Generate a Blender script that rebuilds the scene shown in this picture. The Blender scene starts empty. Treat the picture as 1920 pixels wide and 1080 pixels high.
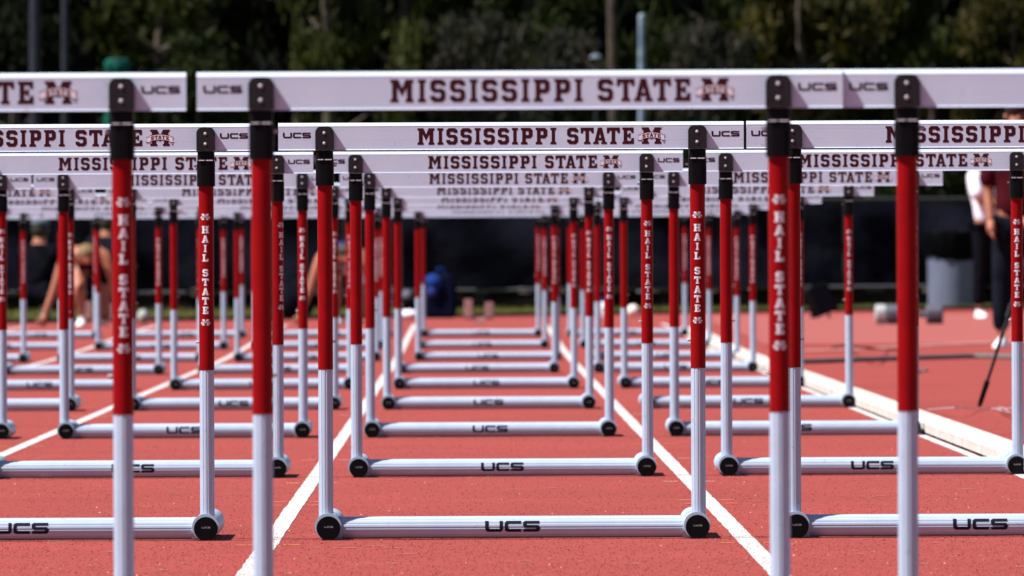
import bpy, bmesh, math, random
import numpy as np
from mathutils import Vector, Matrix
from mathutils.geometry import delaunay_2d_cdt

random.seed(7)
R = math.radians
sc = bpy.context.scene
col = sc.collection

# ------------------------------------------------------------------ camera, sky, sun, exposure
FPX = 23777.0            # focal length in pixels of a 1920 wide frame
HC = 0.735               # eye height above the track
cam_d = bpy.data.cameras.new('camera')
cam_d.sensor_width = 36.0
cam_d.lens = FPX / 1920.0 * 36.0
cam_d.clip_start = 0.5
cam_d.clip_end = 3000
cam_d.dof.use_dof = True
cam_d.dof.focus_distance = 35.0
cam_d.dof.aperture_fstop = 18.0
cam = bpy.data.objects.new('camera', cam_d)
col.objects.link(cam)
cam.location = (0, 0, HC)
cam.rotation_euler = (R(90) - math.atan(63 / FPX), 0, -math.atan(80 / FPX))
sc.camera = cam

SUN_TRAVEL = Vector((0.66, 0.20, -1.0)).normalized()
to_sun = -SUN_TRAVEL
elev = math.asin(to_sun.z)
azim = math.atan2(to_sun.x, to_sun.y)
w = bpy.data.worlds.new('World')
sc.world = w
w.use_nodes = True
nt = w.node_tree
bg = nt.nodes['Background']
sky = nt.nodes.new('ShaderNodeTexSky')
sky.sky_type = 'NISHITA'
sky.sun_disc = False
sky.sun_elevation = elev
sky.sun_rotation = azim
sky.air_density = 0.8
sky.dust_density = 0.0
nt.links.new(sky.outputs[0], bg.inputs[0])
bg.inputs[1].default_value = 0.05
sd = bpy.data.lights.new('sun', 'SUN')
sd.energy = 5.0
sd.angle = R(0.53)
sd.color = (1.0, 0.955, 0.91)
so = bpy.data.objects.new('sun', sd)
col.objects.link(so)
so.rotation_euler = SUN_TRAVEL.to_track_quat('-Z', 'Y').to_euler()
sc.view_settings.view_transform = 'Standard'
sc.view_settings.look = 'None'
sc.view_settings.exposure = 0.97
sc.view_settings.gamma = 1
sc.view_settings.use_curve_mapping = False
sc.render.engine = 'CYCLES'
sc.cycles.use_denoising = True
sc.cycles.max_bounces = 6
sc.cycles.diffuse_bounces = 3

# ------------------------------------------------------------------ helpers
def FD(d):
    return FPX / d

def smooth(t):
    t = max(0.0, min(1.0, t))
    return t * t * (3 - 2 * t)

def zg(x, y):
    """ground height: slight cross fall and a gentle rise towards the start line"""
    return 0.0045 * (x - 0.1) + 0.075 * smooth((y - 86) / 34.0)

def mat(name, colour, rough=0.6, spec=0.5, metal=0.0, noise=None, bump=None, coat=0.0, coord='Object', wear=None):
    """noise=(scale, colour2, detail), bump=(scale, strength, distance)"""
    m = bpy.data.materials.new(name)
    m.use_nodes = True
    n = m.node_tree
    b = n.nodes['Principled BSDF']
    b.inputs['Base Color'].default_value = (*colour, 1)
    b.inputs['Roughness'].default_value = rough
    b.inputs['Specular IOR Level'].default_value = spec
    b.inputs['Metallic'].default_value = metal
    b.inputs['Coat Weight'].default_value = coat
    tc = n.nodes.new('ShaderNodeTexCoord')
    if noise:
        t = n.nodes.new('ShaderNodeTexNoise')
        t.inputs['Scale'].default_value = noise[0]
        t.inputs['Detail'].default_value = noise[2] if len(noise) > 2 else 4
        n.links.new(tc.outputs[coord], t.inputs['Vector'])
        r = n.nodes.new('ShaderNodeValToRGB')
        r.color_ramp.elements[0].position = 0.35
        r.color_ramp.elements[1].position = 0.65
        r.color_ramp.elements[0].color = (*colour, 1)
        r.color_ramp.elements[1].color = (*noise[1], 1)
        n.links.new(t.outputs['Fac'], r.inputs[0])
        n.links.new(r.outputs[0], b.inputs['Base Color'])
    if wear:
        oi = n.nodes.new('ShaderNodeObjectInfo')
        ml = n.nodes.new('ShaderNodeMath'); ml.operation = 'MULTIPLY'; ml.inputs[1].default_value = 60
        ad = n.nodes.new('ShaderNodeVectorMath'); ad.operation = 'ADD'
        n.links.new(oi.outputs['Random'], ml.inputs[0])
        n.links.new(tc.outputs['Object'], ad.inputs[0]); n.links.new(ml.outputs[0], ad.inputs[1])
        tw_ = n.nodes.new('ShaderNodeTexNoise')
        tw_.inputs['Scale'].default_value = wear[1]
        tw_.inputs['Detail'].default_value = 7
        tw_.inputs['Roughness'].default_value = 0.7
        n.links.new(ad.outputs[0], tw_.inputs['Vector'])
        rw = n.nodes.new('ShaderNodeMapRange')
        rw.inputs['From Min'].default_value = 0.62; rw.inputs['From Max'].default_value = 0.72
        rw.inputs['To Max'].default_value = wear[2]
        n.links.new(tw_.outputs['Fac'], rw.inputs['Value'])
        mw = n.nodes.new('ShaderNodeMix'); mw.data_type = 'RGBA'
        n.links.new(rw.outputs[0], mw.inputs[0])
        n.links.new(b.inputs['Base Color'].links[0].from_socket, mw.inputs[6])
        mw.inputs[7].default_value = (*wear[0], 1)
        n.links.new(mw.outputs[2], b.inputs['Base Color'])
    if bump:
        t = n.nodes.new('ShaderNodeTexNoise')
        t.inputs['Scale'].default_value = bump[0]
        t.inputs['Detail'].default_value = 5
        n.links.new(tc.outputs[coord], t.inputs['Vector'])
        bp = n.nodes.new('ShaderNodeBump')
        bp.inputs['Strength'].default_value = bump[1]
        bp.inputs['Distance'].default_value = bump[2]
        n.links.new(t.outputs['Fac'], bp.inputs['Height'])
        n.links.new(bp.outputs[0], b.inputs['Normal'])
    return m

class MB:
    """collects geometry, then builds one mesh object"""
    def __init__(s):
        s.v = []
        s.f = []
    def add(s, vs, fs):
        o = len(s.v)
        s.v += [tuple(v) for v in vs]
        s.f += [tuple(i + o for i in f) for f in fs]
        return s
    def box(s, c, size, rot=None):
        x, y, z = size[0] / 2, size[1] / 2, size[2] / 2
        vs = [Vector((a * x, b * y, d * z)) for a in (-1, 1) for b in (-1, 1) for d in (-1, 1)]
        if rot is not None:
            vs = [rot @ v for v in vs]
        vs = [v + Vector(c) for v in vs]
        return s.add(vs, [(0, 1, 3, 2), (4, 6, 7, 5), (0, 4, 5, 1), (2, 3, 7, 6), (0, 2, 6, 4), (1, 5, 7, 3)])
    def prism(s, prof, axis, a, b):
        """extrude a closed 2D profile along an axis between a and b"""
        def P(u, v, t):
            return {'x': (t, u, v), 'y': (u, t, v), 'z': (u, v, t)}[axis]
        n = len(prof)
        vs = [P(u, v, a) for u, v in prof] + [P(u, v, b) for u, v in prof]
        fs = [(i, (i + 1) % n, n + (i + 1) % n, n + i) for i in range(n)]
        fs += [tuple(range(n))[::-1], tuple(range(n, 2 * n))]
        return s.add(vs, fs)
    def tube(s, pts, rad, seg=10, cap=True):
        pts = [Vector(p) for p in pts]
        rs = rad if isinstance(rad, (list, tuple)) else [rad] * len(pts)
        vs = []
        up = None
        for i, p in enumerate(pts):
            t = (pts[min(i + 1, len(pts) - 1)] - pts[max(i - 1, 0)]).normalized()
            if up is None:
                up = Vector((0, 0, 1)) if abs(t.z) < 0.9 else Vector((1, 0, 0))
            a = t.cross(up).normalized()
            b = a.cross(t).normalized()
            up = b
            for k in range(seg):
                an = 2 * math.pi * k / seg
                vs.append(p + (a * math.cos(an) + b * math.sin(an)) * rs[i])
        fs = []
        for i in range(len(pts) - 1):
            for k in range(seg):
                fs.append((i * seg + k, i * seg + (k + 1) % seg, (i + 1) * seg + (k + 1) % seg, (i + 1) * seg + k))
        if cap:
            fs.append(tuple(range(seg))[::-1])
            fs.append(tuple(range((len(pts) - 1) * seg, len(pts) * seg)))
        return s.add(vs, fs)
    def lathe(s, prof, c=(0, 0, 0), seg=24, axis='z'):
        """prof: list of (r, h)"""
        vs = []
        for r, h in prof:
            for k in range(seg):
                an = 2 * math.pi * k / seg
                p = (r * math.cos(an), r * math.sin(an), h)
                if axis == 'y':
                    p = (p[0], p[2], p[1])
                if axis == 'x':
                    p = (p[2], p[0], p[1])
                vs.append((p[0] + c[0], p[1] + c[1], p[2] + c[2]))
        fs = []
        for i in range(len(prof) - 1):
            for k in range(seg):
                fs.append((i * seg + k, i * seg + (k + 1) % seg, (i + 1) * seg + (k + 1) % seg, (i + 1) * seg + k))
        fs.append(tuple(range(seg))[::-1])
        fs.append(tuple(range((len(prof) - 1) * seg, len(prof) * seg)))
        return s.add(vs, fs)
    def build(s, name, m, parent=None, shade=None, loc=None, fix=True):
        me = bpy.data.meshes.new(name)
        me.from_pydata(s.v, [], s.f)
        if fix:
            bm = bmesh.new()
            bm.from_mesh(me)
            bmesh.ops.recalc_face_normals(bm, faces=bm.faces)
            bm.to_mesh(me)
            bm.free()
        if shade is not None:
            me.polygons.foreach_set('use_smooth', [True] * len(me.polygons))
            me.set_sharp_from_angle(angle=R(shade))
        me.materials.append(m)
        o = bpy.data.objects.new(name, me)
        col.objects.link(o)
        if parent:
            o.parent = parent
        if loc:
            o.location = loc
        return o

def empty(name, loc=(0, 0, 0), rot=(0, 0, 0)):
    o = bpy.data.objects.new(name, None)
    o.empty_display_size = 0.2
    col.objects.link(o)
    o.location = loc
    o.rotation_euler = rot
    return o

def tag(o, label=None, cat=None, group=None, kind=None):
    if label: o['label'] = label
    if cat: o['category'] = cat
    if group: o['group'] = group
    if kind: o['kind'] = kind
    return o

def copy_tree(o, kids, parent=None):
    c = o.copy()
    col.objects.link(c)
    if parent is not None:
        c.parent = parent
    for ch in kids.get(o, ()):
        copy_tree(ch, kids, c)
    return c

def circle(r, n, cu=0.0, cv=0.0, grooves=0, depth=0.0, flat=None):
    out = []
    for i in range(n):
        a = 2 * math.pi * i / n
        rr = r
        if grooves:
            ph = (a * grooves / (2 * math.pi)) % 1.0
            if ph < 0.22 or ph > 0.9:
                rr -= depth
        u, v = cu + rr * math.cos(a), cv + rr * math.sin(a)
        if flat is not None:
            v = max(v, flat)
        out.append((u, v))
    return out

# ------------------------------------------------------------------ materials
M = {}
M['white_plastic'] = mat('white board plastic', (0.51, 0.565, 0.69), 0.5, 0.18, noise=(9, (0.475, 0.535, 0.67), 3), wear=((0.20, 0.17, 0.20), 26, 0.5))
M['white_metal'] = mat('white painted aluminium', (0.365, 0.445, 0.56), 0.45, 0.15, noise=(14, (0.34, 0.415, 0.53), 3), wear=((0.16, 0.15, 0.17), 34, 0.55))
M['red_paint'] = mat('red powder coat', (0.215, 0.0022, 0.004), 0.45, 0.06, noise=(22, (0.18, 0.002, 0.0035), 3), wear=((0.10, 0.012, 0.014), 40, 0.6))
M['black_plastic'] = mat('black moulded plastic', (0.0022, 0.002, 0.003), 0.5, 0.08, noise=(40, (0.003, 0.003, 0.004)))
M['dark_plate'] = mat('dark grey bracket plastic', (0.010, 0.009, 0.012), 0.45, 0.22, noise=(60, (0.014, 0.012, 0.014)))
M['steel'] = mat('bright screw steel', (0.50, 0.50, 0.54), 0.5, 0.5, 0.3)
M['maroon_print'] = mat('maroon print', (0.040, 0.0035, 0.007), 0.5, 0.15)
M['dark_print'] = mat('dark print', (0.006, 0.006, 0.014), 0.5, 0.15)
M['white_print'] = mat('white print', (0.62, 0.60, 0.66), 0.5, 0.3)
M['grey_print'] = mat('grey print', (0.20, 0.20, 0.21), 0.5, 0.4)
M['white_line'] = mat('white line paint', (0.50, 0.465, 0.465), 0.8, 0.1, noise=(6, (0.45, 0.39, 0.38), 8))
M['kerb_white'] = mat('cream kerb paint', (0.53, 0.495, 0.465), 0.7, 0.1, noise=(5, (0.44, 0.385, 0.35), 8))
M['skin'] = mat('skin', (0.33, 0.125, 0.075), 0.5, 0.3, noise=(12, (0.28, 0.10, 0.06)))
M['hair_blond'] = mat('cropped fair hair', (0.22, 0.14, 0.06), 0.7, 0.3, noise=(30, (0.10, 0.06, 0.03)))
M['hair_dark'] = mat('dark hair', (0.018, 0.014, 0.012), 0.6, 0.3)
M['cloth_black'] = mat('black sports cloth', (0.0035, 0.0035, 0.006), 0.95, 0.0, noise=(12, (0.007, 0.007, 0.011)))
M['cloth_navy'] = mat('dark grey navy cloth', (0.006, 0.007, 0.012), 0.95, 0.0, noise=(9, (0.011, 0.013, 0.02)))
M['cloth_maroon'] = mat('maroon shirt cloth', (0.065, 0.006, 0.011), 0.9, 0.05, noise=(9, (0.045, 0.005, 0.009)))
M['cloth_white'] = mat('white shirt cloth', (0.78, 0.76, 0.82), 0.85, 0.2, noise=(6, (0.70, 0.69, 0.78)))
M['cloth_blue'] = mat('royal blue cloth', (0.006, 0.035, 0.19), 0.85, 0.1, noise=(8, (0.005, 0.022, 0.12)))
M['cloth_grey'] = mat('slate grey cloth', (0.13, 0.15, 0.19), 0.85, 0.2, noise=(8, (0.08, 0.095, 0.13)))
M['shoe_white'] = mat('white shoe leather', (0.78, 0.78, 0.80), 0.5, 0.4)

# red synthetic track surface
def track_mat(name, c1, c2, c3, scuff):
    m = bpy.data.materials.new(name)
    m.use_nodes = True
    n = m.node_tree
    L = n.links.new
    b = n.nodes['Principled BSDF']
    b.inputs['Roughness'].default_value = 0.85
    b.inputs['Specular IOR Level'].default_value = 0.18
    tc = n.nodes.new('ShaderNodeTexCoord')
    def noise(scale, detail=4, stretch=None, rough=0.6):
        t = n.nodes.new('ShaderNodeTexNoise')
        t.inputs['Scale'].default_value = scale
        t.inputs['Detail'].default_value = detail
        t.inputs['Roughness'].default_value = rough
        if stretch:
            mp = n.nodes.new('ShaderNodeMapping')
            mp.inputs['Scale'].default_value = stretch
            L(tc.outputs['Object'], mp.inputs['Vector'])
            L(mp.outputs[0], t.inputs['Vector'])
        else:
            L(tc.outputs['Object'], t.inputs['Vector'])
        return t
    def ramp(src, p0, p1, a, bb):
        r = n.nodes.new('ShaderNodeValToRGB')
        r.color_ramp.elements[0].position = p0
        r.color_ramp.elements[1].position = p1
        r.color_ramp.elements[0].color = (*a, 1)
        r.color_ramp.elements[1].color = (*bb, 1)
        L(src, r.inputs[0])
        return r
    def mix(f, a, bb):
        x = n.nodes.new('ShaderNodeMix')
        x.data_type = 'RGBA'
        L(f, x.inputs[0]); L(a, x.inputs[6]); L(bb, x.inputs[7])
        return x
    big = noise(0.7, 6)
    base = ramp(big.outputs['Fac'], 0.3, 0.7, c1, c2)
    gran = noise(55, 4, (1, 0.12, 1), 0.75)
    g2 = ramp(gran.outputs['Fac'], 0.36, 0.68, tuple(c * 0.82 for c in c1), c3)
    f1 = n.nodes.new('ShaderNodeValue'); f1.outputs[0].default_value = 0.30
    m1 = mix(f1.outputs[0], base.outputs[0], g2.outputs[0])
    sp = noise(90, 2, (1, 0.10, 1), 0.5)
    spr = ramp(sp.outputs['Fac'], 0.71, 0.79, (0, 0, 0), (1, 1, 1))
    light = n.nodes.new('ShaderNodeRGB'); light.outputs[0].default_value = (*scuff, 1)
    m2 = mix(spr.outputs[0], m1.outputs[2], light.outputs[0])
    sp3 = noise(70, 2, (1, 0.10, 1), 0.5)
    spd = ramp(sp3.outputs['Fac'], 0.20, 0.27, (1, 1, 1), (0, 0, 0))
    dark = n.nodes.new('ShaderNodeRGB'); dark.outputs[0].default_value = (*[c * 0.6 for c in c1], 1)
    m3 = mix(spd.outputs[0], m2.outputs[2], dark.outputs[0])
    L(m3.outputs[2], b.inputs['Base Color'])
    bn = noise(260, 3)
    bp = n.nodes.new('ShaderNodeBump')
    bp.inputs['Strength'].default_value = 0.5
    bp.inputs['Distance'].default_value = 0.0015
    L(bn.outputs['Fac'], bp.inputs['Height'])
    L(bp.outputs[0], b.inputs['Normal'])
    return m
TR1, TR2, TR3 = (0.212, 0.036, 0.028), (0.280, 0.046, 0.038), (0.31, 0.058, 0.048)
M['track'] = track_mat('red synthetic track', TR1, TR2, TR3, (0.36, 0.15, 0.12))
M['apron'] = track_mat('faded red synthetic apron', (0.265, 0.060, 0.053), (0.30, 0.082, 0.073), (0.34, 0.115, 0.10), (0.40, 0.20, 0.18))
M['ground'] = mat('dry grass ground', (0.055, 0.060, 0.022), 0.95, 0.1, noise=(1.5, (0.085, 0.075, 0.035), 8))
M['grass'] = mat('short grass blades', (0.10, 0.105, 0.028), 0.9, 0.05, noise=(2.5, (0.15, 0.145, 0.045)))

# ------------------------------------------------------------------ the ground
def sheet(name, m, xs, ys, dz, zfun=zg, parent=None, kind='structure'):
    vs = [(x, y, zfun(x, y) + dz) for y in ys for x in xs]
    nx = len(xs)
    fs = [(j * nx + i, j * nx + i + 1, (j + 1) * nx + i + 1, (j + 1) * nx + i) for j in range(len(ys) - 1) for i in range(nx - 1)]
    o = MB().add(vs, fs).build(name, m, parent, shade=30)
    if kind: o['kind'] = kind
    return o

def frange(a, b, st):
    n = max(1, int(round((b - a) / st)))
    return [a + (b - a) * i / n for i in range(n + 1)]

gz = lambda x, y: (zg(max(-30, min(30, x)), y) - 0.05)
sheet('ground', M['ground'], [-1500, -400, -100, -30, -10, 0, 10, 30, 100, 400, 1500], [-200, 0, 50, 80] + frange(84, 122, 2) + [140, 170, 230, 400, 900, 2500], 0, gz)

# track: its far edge runs slantwise, from 124 m on the left to 146 m on the right
def far_edge(x):
    return 124.0 + (x + 5.0) / 10.6 * 21.0
xs = frange(-14, 14, 1)
ysn = [5, 20, 40, 60, 80] + frange(84, 122, 1.5)
mb = MB()
vs = [(x, y, zg(x, y)) for y in ysn for x in xs] + [(x, max(122.2, far_edge(x)), zg(x, 130)) for x in xs]
nx = len(xs)
mb.add(vs, [(j * nx + i, j * nx + i + 1, (j + 1) * nx + i + 1, (j + 1) * nx + i) for j in range(len(ysn)) for i in range(nx - 1)])
tag(mb.build('running_track', M['track'], shade=30), kind='structure')
# faded apron on the infield side beyond the grey hose
ap = [(x, y) for y in frange(98, 140, 3) for x in frange(2.3, 13, 0.9)]
sheet('infield_apron', M['apron'], frange(2.3, 13, 0.9), frange(98.5, 120, 1.5) + [128, 134.5], 0.004)

# lane lines
def strip(name, m, x0, x1, y0, y1, dz=0.0015, step=3.0):
    if step == 3.0:
        q = random.Random(int(x0 * 1000))
        ys_, y = [], y0
        while y < y1:
            ys_.append(y)
            y += 0.22 if 28 < y < 60 else 1.5
        ys_.append(y1)
        vs_ = []
        for y in ys_:
            vs_ += [(x + q.gauss(0, 0.0011), y, zg(x, y) + dz) for x in (x0, x1)]
        o_ = MB().add(vs_, [(2 * i, 2 * i + 1, 2 * i + 3, 2 * i + 2) for i in range(len(ys_) - 1)]).build(name, m, shade=30)
        o_['kind'] = 'structure'
        return o_
    return sheet(name, m, [x0, x1], frange(y0, y1, step), dz)
LANE0 = 0.099
for k in (-4, -3, -2, -1, 0):
    X = LANE0 + 1.22 * (k + 0.5)
    strip('lane_line', M['white_line'], X - 0.0245, X + 0.0245, 8, 119.6)
strip('edge_line', M['white_line'], 1.795, 1.835, 8, 119.6)
strip('start_line', M['white_line'], -6, 1.79, 119.62, 119.72, 0.004, 0.1)

# hurdle position ticks beside the lane lines
M['tick_orange'] = mat('orange mark paint', (0.50, 0.16, 0.05), 0.8, 0.2, noise=(30, (0.62, 0.14, 0.07)))
M['tick_white'] = mat('pale mark paint', (0.48, 0.25, 0.21), 0.8, 0.2, noise=(30, (0.6, 0.25, 0.2)))
for d, mk, dep in ((32.1, 'tick_orange', 0.06), (37.2, 'tick_orange', 0.07), (37.75, 'tick_white', 0.04), (40.8, 'tick_white', 0.08), (45.4, 'tick_white', 0.07),
              (48.9, 'tick_orange', 0.09), (58.0, 'tick_white', 0.1), (66.0, 'tick_orange', 0.1)):
    mbt = MB()
    for k in (-3, -2, -1, 0):
        X = LANE0 + 1.22 * (k + 0.5)
        for s in (-1, 1):
            a, b = X + s * 0.037, X + s * (0.083 + random.uniform(-0.01, 0.012))
            vs = [(a, d, 0), (b, d, 0), (b, d + dep, 0), (a, d + dep, 0)]
            mbt.add([(x, y, zg(x, y) + 0.0015) for x, y, _ in vs], [(0, 1, 2, 3)])
    tag(mbt.build('position_marks', M[mk]), kind='structure')

# seam / scuffs: flat chalky smears, uncountable
rs = random.Random(5)
mb = MB()
for i in range(110):
    F = rs.uniform(330, 850)
    d = FPX / F
    cx = (rs.uniform(-80, 1980) - 880) / F
    if cx > 1.78 and rs.random() < 0.5: continue
    n = rs.choice((1, 1, 2, 5, 8))
    for j in range(n):
        x = cx + rs.gauss(0, 0.05) * (n > 1)
        y = d + rs.gauss(0, 0.12) * (n > 1)
        wx, wy = rs.uniform(0.002, 0.012) * (3.0 if n < 3 else 1.2), rs.uniform(0.01, 0.045)
        pts = []
        for q in range(7):
            a = q / 7 * 6.283
            rr = rs.uniform(0.5, 1.1)
            px, py = x + wx * math.cos(a) * rr, y + wy * math.sin(a) * rr
            pts.append((px, py, zg(px, py) + 0.0015))
        mb.add(pts, [tuple(range(7))])
M['chalk'] = mat('chalky scuff', (0.42, 0.19, 0.155), 0.9, 0.1, noise=(80, (0.32, 0.09, 0.075)))
tag(mb.build('chalk_scuffs', M['chalk']), 'pale chalky scuffs and smears scattered over the red track', 'scuffs', kind='stuff')

# loose crumbs and rubber granules standing on the surface
def grains(name, m, n, seed, fmin, fmax, smin, smax, label, cat):
    r = np.random.RandomState(seed)
    F = np.sqrt(r.uniform(fmin ** 2, fmax ** 2, n))
    d = FPX / F
    px = r.uniform(-60, 1980, n)
    x = (px - 880) / F
    y = d
    s = r.uniform(smin, smax, n)
    a = r.uniform(0, 6.28, n)
    z = 0.0045 * (x - 0.1) + 0.002 + np.where(y > 86, 0.075 * np.clip((y - 86) / 34, 0, 1) ** 2 * (3 - 2 * np.clip((y - 86) / 34, 0, 1)), 0)
    vs = np.zeros((n, 4, 3))
    for k in range(3):
        vs[:, k, 0] = x + s * np.cos(a + k * 2.094) * r.uniform(0.6, 1.4, n)
        vs[:, k, 1] = y + s * np.sin(a + k * 2.094)
        vs[:, k, 2] = z - 0.001
    vs[:, 3, 0] = x + s * r.uniform(-.3, .3, n)
    vs[:, 3, 1] = y
    vs[:, 3, 2] = z + s * r.uniform(0.3, 0.9, n)
    b = np.arange(n)[:, None] * 4
    fs = np.concatenate([b + [0, 1, 3], b + [1, 2, 3], b + [2, 0, 3]])
    me = bpy.data.meshes.new(name)
    me.from_pydata(vs.reshape(-1, 3).tolist(), [], fs.tolist())
    me.materials.append(m)
    o = bpy.data.objects.new(name, me)
    col.objects.link(o)
    return tag(o, label, cat, kind='stuff')
M['granule'] = mat('red rubber granule', (0.25, 0.043, 0.037), 0.9, 0.1, noise=(200, (0.18, 0.03, 0.03)))
M['crumb_light'] = mat('pale crumb', (0.48, 0.33, 0.29), 0.9, 0.1)
M['crumb_dark'] = mat('dark crumb', (0.06, 0.012, 0.014), 0.9, 0.1)
grains('rubber_granules', M['granule'], 30000, 3, 330, 860, 0.0012, 0.0026, 'fine red rubber granules roughening the near track surface', 'granules')
grains('pale_crumbs', M['crumb_light'], 420, 4, 200, 860, 0.0012, 0.0034, 'tiny pale crumbs scattered on the red track', 'crumbs')
grains('dark_crumbs', M['crumb_dark'], 520, 6, 200, 860, 0.0012, 0.0032, 'tiny dark crumbs scattered on the red track', 'crumbs')

# grass band beyond the track
r = np.random.RandomState(11)
n = 42000
gx = r.uniform(-9, 11, n)
fe = 124.0 + (gx + 5.0) / 10.6 * 21.0
gy = fe + 0.1 + (r.uniform(0, 1, n) ** 1.4) * np.maximum(2.5, (153 - fe))
gh = r.uniform(0.03, 0.085, n)
ga = r.uniform(0, 3.14, n)
gw = r.uniform(0.006, 0.016, n)
base = 0.0045 * (gx - 0.1) + 0.055
vs = np.zeros((n, 3, 3))
vs[:, 0] = np.stack([gx - gw * np.cos(ga), gy - gw * np.sin(ga), base - 0.03], 1)
vs[:, 1] = np.stack([gx + gw * np.cos(ga), gy + gw * np.sin(ga), base - 0.03], 1)
vs[:, 2] = np.stack([gx + r.uniform(-.02, .02, n), gy + r.uniform(-.02, .02, n), base + gh], 1)
me = bpy.data.meshes.new('grass')
me.from_pydata(vs.reshape(-1, 3).tolist(), [], (np.arange(n * 3).reshape(-1, 3)).tolist())
me.materials.append(M['grass'])
o = bpy.data.objects.new('grass', me)
col.objects.link(o)
tag(o, 'strip of sunlit yellow green grass between the track and the dark fence', 'grass', kind='stuff')
M['lawn'] = mat('lawn', (0.10, 0.11, 0.03), 0.95, 0.05, noise=(3, (0.15, 0.14, 0.05), 6))
mb = MB()
gxs = frange(-13, 13, 1)
vs = [(x, max(122.2, far_edge(x)) + 0.02, zg(x, 130) - 0.012) for x in gxs] + [(x, 160, zg(x, 130) - 0.012) for x in gxs]
nx = len(gxs)
mb.add(vs, [(i, i + 1, nx + i + 1, nx + i) for i in range(nx - 1)])
tag(mb.build('lawn', M['lawn'], shade=30), kind='structure')

mb = MB()
es = frange(-12, 12, 1.5)
for a, b in zip(es[:-1], es[1:]):
    ya, yb = max(122.2, far_edge(a)), max(122.2, far_edge(b))
    za, zb = zg(a, 130), zg(b, 130)
    mb.add([(a, ya - .08, za), (a, ya - .08, za + .04), (a, ya + .10, za + .04), (a, ya + .10, za - .02), (b, yb - .08, zb), (b, yb - .08, zb + .04), (b, yb + .10, zb + .04), (b, yb + .10, zb - .02)],
           [(0, 1, 5, 4), (1, 2, 6, 5), (2, 3, 7, 6)])
M['edge_rubber'] = mat('dark edging', (0.020, 0.020, 0.022), 0.9, 0.1, noise=(3, (0.06, 0.05, 0.05), 6))
tag(mb.build('track_edging', M['edge_rubber'], shade=30), kind='structure')

# white raised kerb along the inside lane
kerb = empty('kerb', (1.90, 0, 0))
kp = [(-0.07, 0.012), (-0.07, 0.046), (-0.064, 0.052), (0.064, 0.052), (0.07, 0.046), (0.07, 0.012)]
yy = 8.0
seg_mesh = None
i = 0
while yy < 108:
    yl = 4.0
    if seg_mesh is None:
        seg = MB().prism(kp, 'y', 0.006, 3.994).build('kerb_section', M['kerb_white'], kerb, shade=30)
        seg_mesh = seg.data
    else:
        seg = bpy.data.objects.new('kerb_section', seg_mesh)
        col.objects.link(seg)
        seg.parent = kerb
    z0, z1 = zg(1.9, yy), zg(1.9, yy + yl)
    seg.location = (random.uniform(-0.003, 0.003), yy, z0)
    seg.rotation_euler = (math.atan2(z1 - z0, yl), 0, 0)
    yy += yl
mb = MB()
yy = 8.5
while yy < 108:
    mb.box((-0.0, yy, zg(1.9, yy) + 0.0055), (0.12, 0.08, 0.013))
    yy += 1.0
foot = mb.build('kerb_supports', M['black_plastic'], kerb)
tag(kerb, 'cream white raised kerb running along the right edge of the hurdle lanes', 'kerb')

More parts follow.
